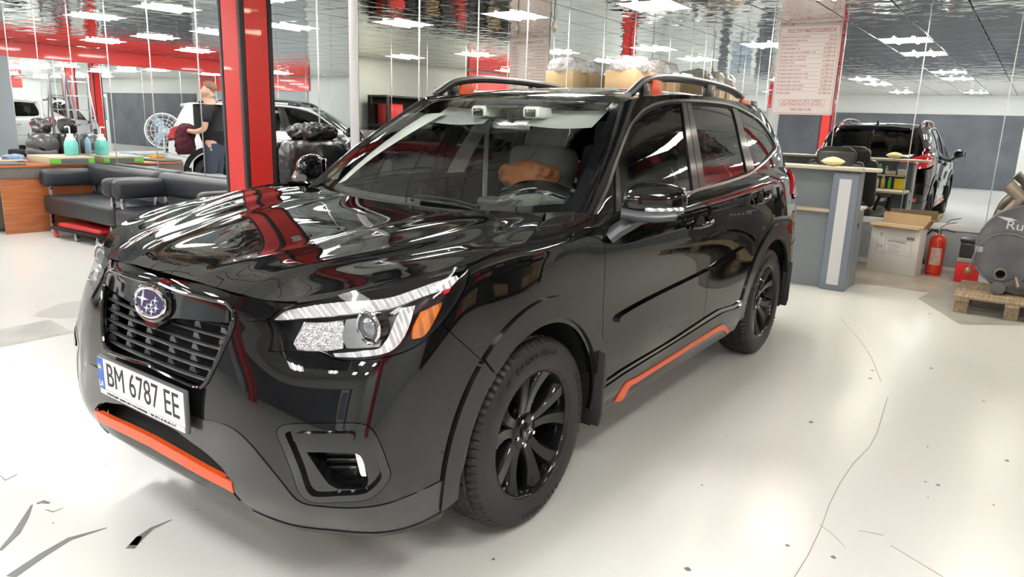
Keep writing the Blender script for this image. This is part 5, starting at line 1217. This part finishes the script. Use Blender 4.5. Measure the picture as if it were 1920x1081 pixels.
sv = thing('barrel_stove', 'grey steel barrel stove with round door and bent pipes on a pallet', 'stove', (-5.38,2.235,.145))
MB().cyl((-.62,0,.40),(-.03,0,.40),.32,n=64).build('stove_drum', M['steel'], sv)
MB().cyl((-.03,0,.385),(0,0,.385),.382,n=72).build('face_plate', M['steel'], sv)
MB().lathe([(.375,-.004),(.384,.0),(.384,.006),(.375,.008)], (-.0,0,.385), 'X', 64, close=True).build('front_rim', M['steel'], sv)
b = MB(); b.lathe([(.215,.0),(.222,.012),(.222,.030),(.208,.034),(0.0001,.034)], (.004,-.15,.30), 'X', 56, rot=Matrix.Rotation(PI,4,'Z')); 
do = b.build('stove_door', M['steel'], sv); do.location.x = .008
b = MB(); b.tube([(.02,-.15+.216*math.cos(a),.30+.216*math.sin(a)) for a in np.linspace(0,2*PI,49)[:-1]], .008, closed=True).build('door_ring', M['steel'], do)
vp = MB(); vp.lathe([(.036,0),(.047,0),(.047,.10),(.036,.10)], (.03,-.16,.18), 'X', 32, close=True, rot=None); o = vp.build('air_pipe', M['rust'], do)
MB().cyl((.028,-.16,.18),(.032,-.16,.18),.036,n=24).build('air_pipe_inside', M['dark'], do)
MB().tube([(.03,-.05,.15),(.11,-.02,.08)], .016).build('damper_handle', M['rust'], do)
la = MB().box((.02,-.345,.36), (.03,.06,.05), .005).build('door_latch', M['satin'], sv)
MB().tube([(.03,-.36,.37),(.05,-.38,.28),(.06,-.395,.19)], .007).build('latch_handle', M['satin'], la); MB().sph((.06,-.40,.165), .028, (.8,1,1.1)).build('wooden_knob', mat('brass_knob',(.35,.25,.10),.3,.6), la)
for k in range(5):
    x = -.09-k*.125
    for s_ in (-1,1):
        L = [(x, s_*.12, .06)]+[(x, s_*(.335*math.sin(a)), .385-.325*math.cos(a)) for a in np.linspace(.45,2.5,14)]+[(x-.01, s_*.12, .80),(x-.02, s_*.05+s_*.18, .90 if s_ < 0 else .84)]
        MB().tube(L, .045, n=14).build('convection_tube', M['rust'] if s_ < 0 else M['steel'], sv)
MB().tube([(.10,-.16,.055),(-.2,-.13,.055),(-.5,-.13,.055)], .055, n=20).build('lower_tube', M['steel'], sv); MB().tube([(.06,.14,.055),(-.5,.14,.055)], .055, n=20).build('lower_tube', M['steel'], sv)
MB().prism([(-.16,.075),(.30,.06),(.20,.16),(.05,.10),(-.05,.15)], .02, Matrix.Translation((.03,0,0)) @ YZ_).build('ash_lip', M['steel'], sv)
MB().tube([(-.45,0,.72),(-.45,0,1.12)], .075, n=24).build('flue', M['steel'], sv)
text('maker_name', 'Rud', .105, mat('logo_white',(.75,.76,.76),.4), sv, Matrix.Translation((.0015,-.19,.585)) @ YZ_ @ Matrix.Rotation(-.05,4,'Z'), 'LEFT', .0006, 1.15)
MB().prism([(-.12,.055),(-.02,.045),(.05,.02),(.02,.028),(-.05,.022),(-.07,.03)], .001, Matrix.Translation((.0012,-.14,.60)) @ YZ_).build('maker_wing', bpy.data.materials['logo_white'], sv)
o = MB().box((-6.14,1.955,.33), (.012,.12,.66), .002, 1, rot=Matrix.Rotation(-.22,4,'Y') @ Matrix.Rotation(.1,4,'Z')).build('white_board', M['whitepl']); tag(o, 'narrow white board leaning between the toolboxes and the stove', 'board')
rt = MB().tube([(-5.68,1.88,.145),(-5.66,1.86,.16)], .01).build('red_box_behind_stove', bpy.data.materials['toolbox_red']) if False else None
gt = thing('steel_canister', 'grey steel canister with green valve standing on the stove pipes', 'canister', (-6.35,2.55,0))
MB().box((0,0,.62), (.30,.36,1.24), .03).build('canister_body', M['steel'], gt); MB().sph((.17,-.12,.83), .03).build('valve_knob', mat('green_knob',(.1,.3,.2),.3), gt)
# ------------------------------------------------------------------ boxes under film behind the car
sh = thing('storage_shelf', 'grey storage shelf hidden behind the car, below the stacked boxes', 'shelf', (-6.05,-1.72,0))
for x in (-.62,.62):
    for y in (-.28,.28): MB().box((x,y,.80), (.04,.04,1.60)).build('upright', M['satin'], sh)
for z_ in (.3,.95,1.59): MB().box((0,0,z_), (1.3,.62,.03)).build('shelf_board', M['cgrey'], sh)
M['kraft'] = mat('kraft_card',(.52,.36,.19),.7)
for k, (x, d, m, nm_) in enumerate(((-.46,.30,'whitepl','white'),(-.10,.30,'whitepl','white'),(.30,.34,'pvc','white'))):
    o = MB().box((-6.05+x,-1.72,1.606+.12), (d,.36,.24), .003).build('small_carton', M[m]); tag(o, 'small white carton under the %s brown box, seen through the roof rail' % ('right','middle','left')[k], 'box', 'white cartons on the hidden shelf')
M['filmc'] = bump(mat('clear_film', (.62,.60,.60), .22, 0., Coat_Weight=1., Alpha=.62), 20, .9, .03)
for k, (x, w) in enumerate(((.46,.36),(.02,.36),(-.42,.34))):
    lb = ('left', 'middle', 'right')[k]
    bx_ = thing('cardboard_box', 'brown cardboard box topped with clear film behind the roof rail, %s of three' % lb, 'box', (-6.05+x,-1.72,1.847))
    MB().box((0,0,.10), (w,.38,.20), .003).build('box_body', M['kraft'], bx_); MB().box((0,.191,.10), (.05,.002,.20)).build('tape', M['birch'], bx_)
    crumple('film_cover', M['filmc'], bx_, (0,0,.25), (w-.0,.40,.20), 31+k, .035, 8, 18, 3.)
# ------------------------------------------------------------------ hanging hook
hk = thing('hanging_hook', 'small dark hook hanging from the ceiling on a thin cord', 'hook', (-4.3,-1.9,CEIL)); MB().cyl((0,0,-.22),(0,0,0),.004).build('cord', M['dark'], hk); MB().lathe([(.0,-.33),(.022,-.30),(.028,-.27),(.012,-.22)], n=16).build('weight', M['rust'], hk)
# ------------------------------------------------------------------ items lying in the car
o = crumple('orange_cover', mat('orange_vinyl',(.42,.14,.04),.5), None, tuple(at(992,330,'x',-1.40)), (.20,.36,.13), 41, .04, 7, 20, 2.6); tag(o, "crumpled orange-brown cover lying on the driver's seat, seen through the windscreen", 'cover')
c4 = [at(926,399,'x',-.44), at(1052,399,'x',-.50), at(945,349,'x',-.78), at(1072,354,'x',-.80)]
b = MB(); b.grid([[((c4[0]*(1-s_)+c4[1]*s_)*(1-t)+(c4[2]*(1-s_)+c4[3]*s_)*t)+np.array([0,0,.035*math.sin(PI*s_)*t+.02*math.sin(PI*t)]) for s_ in np.linspace(0,1,12)] for t in np.linspace(0,1,14)])
bmesh.ops.reverse_faces(b.b, faces=b.b.faces[:]); o = b.build('clear_sheet', glassy('clear_film_sheet', (.80,.82,.82), .03, 4.)); tag(o, 'clear curved plastic sheet on the dashboard in front of the steering wheel', 'plastic sheet')

# ------------------------------------------------------------------ the man reflected in the mirror wall
def skin(name, V, E_, R, m, parent, root=0, sub=2):
    me = bpy.data.meshes.new(name); me.from_pydata(V, E_, []); me.materials.append(m); me.update()
    bm = bmesh.new(); bm.from_mesh(me); ly = bm.verts.layers.skin.verify(); bm.verts.ensure_lookup_table()
    for i, r in enumerate(R):
        bm.verts[i][ly].radius = r if isinstance(r, tuple) else (r, r); bm.verts[i][ly].use_root = (i == root)
    bm.to_mesh(me); bm.free()
    o = bpy.data.objects.new(name, me); COL.objects.link(o); o.parent = parent
    md = o.modifiers.new('skin', 'SKIN'); md.use_smooth_shade = True
    md = o.modifiers.new('sub', 'SUBSURF'); md.levels = md.render_levels = sub
    return o
man = thing('person', 'man in black t-shirt and dark jeans folding a maroon cloth, reflected in the mirror', 'person', (-.62,-7.30,0), math.atan2(-.81,-.585))
man.scale = (1.03,1.03,1.03)
sk_ = mat('skin_tone', (.62,.36,.26), .55); tee = mat('black_tee', (.012,.013,.015), .85); jn = mat('dark_jeans', (.035,.05,.08), .8)
V = [(0,0,.97),(0,0,1.12),(.0,0,1.28),(.0,0,1.42),(.01,0,1.50),(.035,0,1.56),(.045,0,1.63),(.045,0,1.70),(.03,0,1.755)]
R = [(.12,.09),(.11,.085),(.13,.09),(.12,.08),(.058,.058),(.062,.066),(.072,.088),(.076,.094),(.055,.065)]
E_ = [(i,i+1) for i in range(8)]
def add(v, r, p): V.append(v); R.append(r); E_.append((p, len(V)-1)); return len(V)-1
add((.125,0,1.585), .022, 5); n_ = add((.142,0,1.645), .012, 6)
for s_ in (-1,1): add((.03,s_*.082,1.645), .016, 6)
for s_ in (-1,1):
    a = add((0,s_*.17,1.43), .058, 3); a = add((.01,s_*.215,1.30), .048, a); a = add((.03,s_*.225,1.17), .042, a)
    a = add((.15,s_*.19,1.13), .037, a); w_ = add((.28,s_*.12,1.135), .028, a); h = add((.33,s_*.095,1.14), (.030,.018), w_)
    for k in range(4):
        y = s_*(.112-.022*k*.9); z = 1.165-.018*k
        b_ = add((.36,y*.9,z), .011, h); b_ = add((.395,y*.75,z-.008), .010, b_); add((.405,y*.45,z-.020-.002*k), .0085, b_)
    b_ = add((.315,s_*.065,1.165), .012, w_); add((.345,s_*.045,1.185), .010, b_)
for s_ in (-1,1):
    a = add((0,s_*.095,.90), (.088,.090), 0); a = add((.02,s_*.11,.68), .075, a); a = add((.03,s_*.115,.50), .056, a); a = add((.0,s_*.12,.28), .052, a); a = add((-.03,s_*.125,.09), .038, a); add((.10,s_*.14,.035), (.035,.028), a)
skin('body', V, E_, R, sk_, man)
tv = [(0,0,1.455),(0,0,1.32),(0,0,1.15),(0,0,.90)]; tr = [(.165,.115),(.20,.145),(.185,.145),(.19,.15)]; te = [(0,1),(1,2),(2,3)]
for s_ in (-1,1):
    tv += [(0,s_*.175,1.435),(.008,s_*.215,1.33),(.015,s_*.222,1.25)]; tr += [.085,.078,.074]; k = len(tv); te += [(0,k-3),(k-3,k-2),(k-2,k-1)]
skin('t_shirt', tv, te, tr, tee, man, 1)
jv = [(0,0,1.05),(0,0,.93)]; jr = [(.165,.13),(.165,.13)]; je = [(0,1)]
for s_ in (-1,1):
    jv += [(.0,s_*.095,.84),(.02,s_*.112,.66),(.03,s_*.118,.48),(.0,s_*.122,.28),(-.03,s_*.127,.10)]; jr += [(.098,.100),.088,.070,.066,.060]; k = len(jv); je += [(1,k-5)]+[(k-5+i,k-4+i) for i in range(4)]
skin('jeans', jv, je, jr, jn, man, 0)
for s_ in (-1,1): MB().box((.045,s_*.133,.035), (.27,.095,.075), .03, 4).build('shoe', M['dark'], man, smooth=70)
hr = MB(); t = bmesh.new(); bmesh.ops.create_uvsphere(t, u_segments=24, v_segments=16, radius=1)
bmesh.ops.delete(t, geom=[v for v in t.verts if v.co.z < -.15+.55*v.co.x+.1 or (v.co.x > .62 and v.co.z < .55)], context='VERTS')
hr._add(t, Matrix.Translation((.028,0,1.715)) @ Matrix.Diagonal((.108,.086,.092,1))); hr.build('hair', mat('light_brown_hair', (.20,.12,.07), .8), man, smooth=80)
for s_ in (-1,1): MB().sph((.118,s_*.032,1.672), .011).build('eye', mat('eye_white',(.7,.7,.7),.3), man); MB().tube([(.118,s_*.018,1.692),(.124,s_*.032,1.697),(.110,s_*.05,1.692)], .004).build('eyebrow', bpy.data.materials['light_brown_hair'], man)
MB().tube([(.125,-.022,1.612),(.133,0,1.611),(.125,.022,1.612)], .004).build('mouth', mat('lip',(.45,.18,.15),.5), man)
mc = crumple('maroon_cloth', mat('maroon', (.085,.012,.025), .9), None, (0,0,0), (.20,.36,.42), 51, .05, 7, 22, 2.6)
mc.location = (-.62+.40*math.cos(man.rotation_euler.z), -7.30+.40*math.sin(man.rotation_euler.z), 1.05); mc.rotation_euler = (0,0,man.rotation_euler.z)
tag(mc, 'bundled maroon cloth held in both hands of the man', 'cloth')
# ------------------------------------------------------------------ white car the mirrors show; unseen rack added so the doors reflect dark
wc = bpy.data.objects.new('car', None); COL.objects.link(wc); wc.location = (3.0,-7.85,0); wc.rotation_euler = (0,0,math.radians(50))
tag(wc, 'white SUV reflected in the mirror above the black bundles', 'car')
wp_ = mat('white_paint', (.80,.81,.82), .25, Coat_Weight=1., Coat_Roughness=.02)
def cp2(o, par):
    c = o.copy(); COL.objects.link(c); c.parent = par
    if o.type == 'MESH':
        mn = o.data.materials[0].name if o.data.materials else ''
        rep = {'black_paint': wp_, 'orange_trim': M['clad']}.get(mn)
        if rep is None and o.name.startswith('roof') and mn == 'piano_black': rep = wp_
        if rep:
            c.material_slots[0].link = 'OBJECT'; c.material_slots[0].material = rep
    return c
KM = {}
for o in bpy.data.objects:
    if o.parent: KM.setdefault(o.parent.name, []).append(o)
skip = ('number_plate','emblem','rear_emblem','sill_strip','rear_plate','emblem_surround','front_lip_strip')
for ch in KM.get(car.name, []):
    if ch.name.split('.')[0] in skip: continue
    c = cp2(ch, wc)
    for g in KM.get(ch.name, []):
        if g.name.startswith('sidewall_letter'): continue
        cp2(g, c)
rk = thing('added_rack', 'dark metal rack added for the dark reflection in the doors of the black car', 'rack', (-2.9,4.75,0))
for x in (-2.4,-.8,.8,2.4):
    for y in (-.25,.25): MB().box((x,y,.95), (.05,.05,1.9)).build('upright', M['clad'], rk)
for z in (.10,.70,1.30,1.88): MB().box((0,0,z), (4.9,.56,.035)).build('shelf_board', M['clad'], rk)
MB().box((0,.27,.95), (4.9,.01,1.9)).build('back_sheet', mat('rack_back',(.03,.03,.035),.7), rk)
rr = random.Random(8); kinds_ = [('black_crate','black crate','clad'),('cardboard_box','brown cardboard box','kraft'),('red_case','red case','red'),('grey_crate','grey crate','cgrey')]
for z in (.118,.718,1.318):
    x = -2.3
    while x < 2.2:
        w = rr.uniform(.28,.6); h = rr.uniform(.18,.42); nm_, lb, mm = kinds_[rr.choice([0,0,1,0,2,3,0,1])]
        o = thing(nm_, '%s on the added rack, placed to fill the dark reflection in the car doors' % lb, 'box', (-2.9+x+w/2,4.72,z), 0, 'goods on the added rack')
        MB().box((0,0,h/2), (w-.05,.40,h), .01).build('box_body', M[mm], o); MB().box((0,0,h+.008), (w-.04,.41,.016), .004).build('lid', M[mm], o)
        x += w

# ladder and fan that the left mirror wall shows
ld_ = thing('step_ladder', 'grey step ladder reflected in the mirror behind the soap bottles', 'ladder', (.55,-13.95,0))
for x in (-.22,.22): MB().box((x,0,1.05), (.03,.07,2.1)).build('rail', M['satin'], ld_)
for k in range(7): MB().box((0,.0,.27+.28*k), (.42,.09,.025)).build('step', M['satin'], ld_)
for x in (-.2,.2): MB().tube([(x,.03,2.05),(x,.55,.0)], .014).build('rear_leg', M['satin'], ld_)
fn = thing('pedestal_fan', 'round white pedestal fan reflected in the mirror beside the man', 'fan', (.19,-10.1,0), math.radians(25))
MB().cyl((0,0,0),(0,0,.03),.2,n=32).build('base', M['whitepl'], fn); MB().cyl((0,0,.03),(0,0,1.05),.016).build('pole', M['whitepl'], fn); MB().cyl((0,-.10,1.1),(0,.03,1.1),.06,n=24).build('motor', M['whitepl'], fn)
g_ = MB()
for r_ in (.08,.14,.20,.26,.29): g_.tube([(r_*math.cos(a),.10+.02*(1-r_/.3),1.1+r_*math.sin(a)) for a in np.linspace(0,2*PI,33)[:-1]], .004 if r_ < .29 else .012, n=6, closed=True)
for k in range(16): a = 2*PI*k/16; g_.tube([(0,.12,1.1),(.29*math.cos(a),.10,1.1+.29*math.sin(a))], .003, n=5)
g_.build('guard', M['whitepl'], fn)
for k in range(3):
    a = 2*PI*k/3; MB().prism([(0,-.03),(.12,-.09),(.24,-.05),(.24,.06),(.10,.05),(0,.03)], .006, Matrix.Translation((0,.05,1.1)) @ Matrix.Rotation(a, 4, 'Y') @ Matrix.Rotation(PI/2+.3, 4, 'X')).build('blade', bpy.data.materials['blue_bottle'], fn)
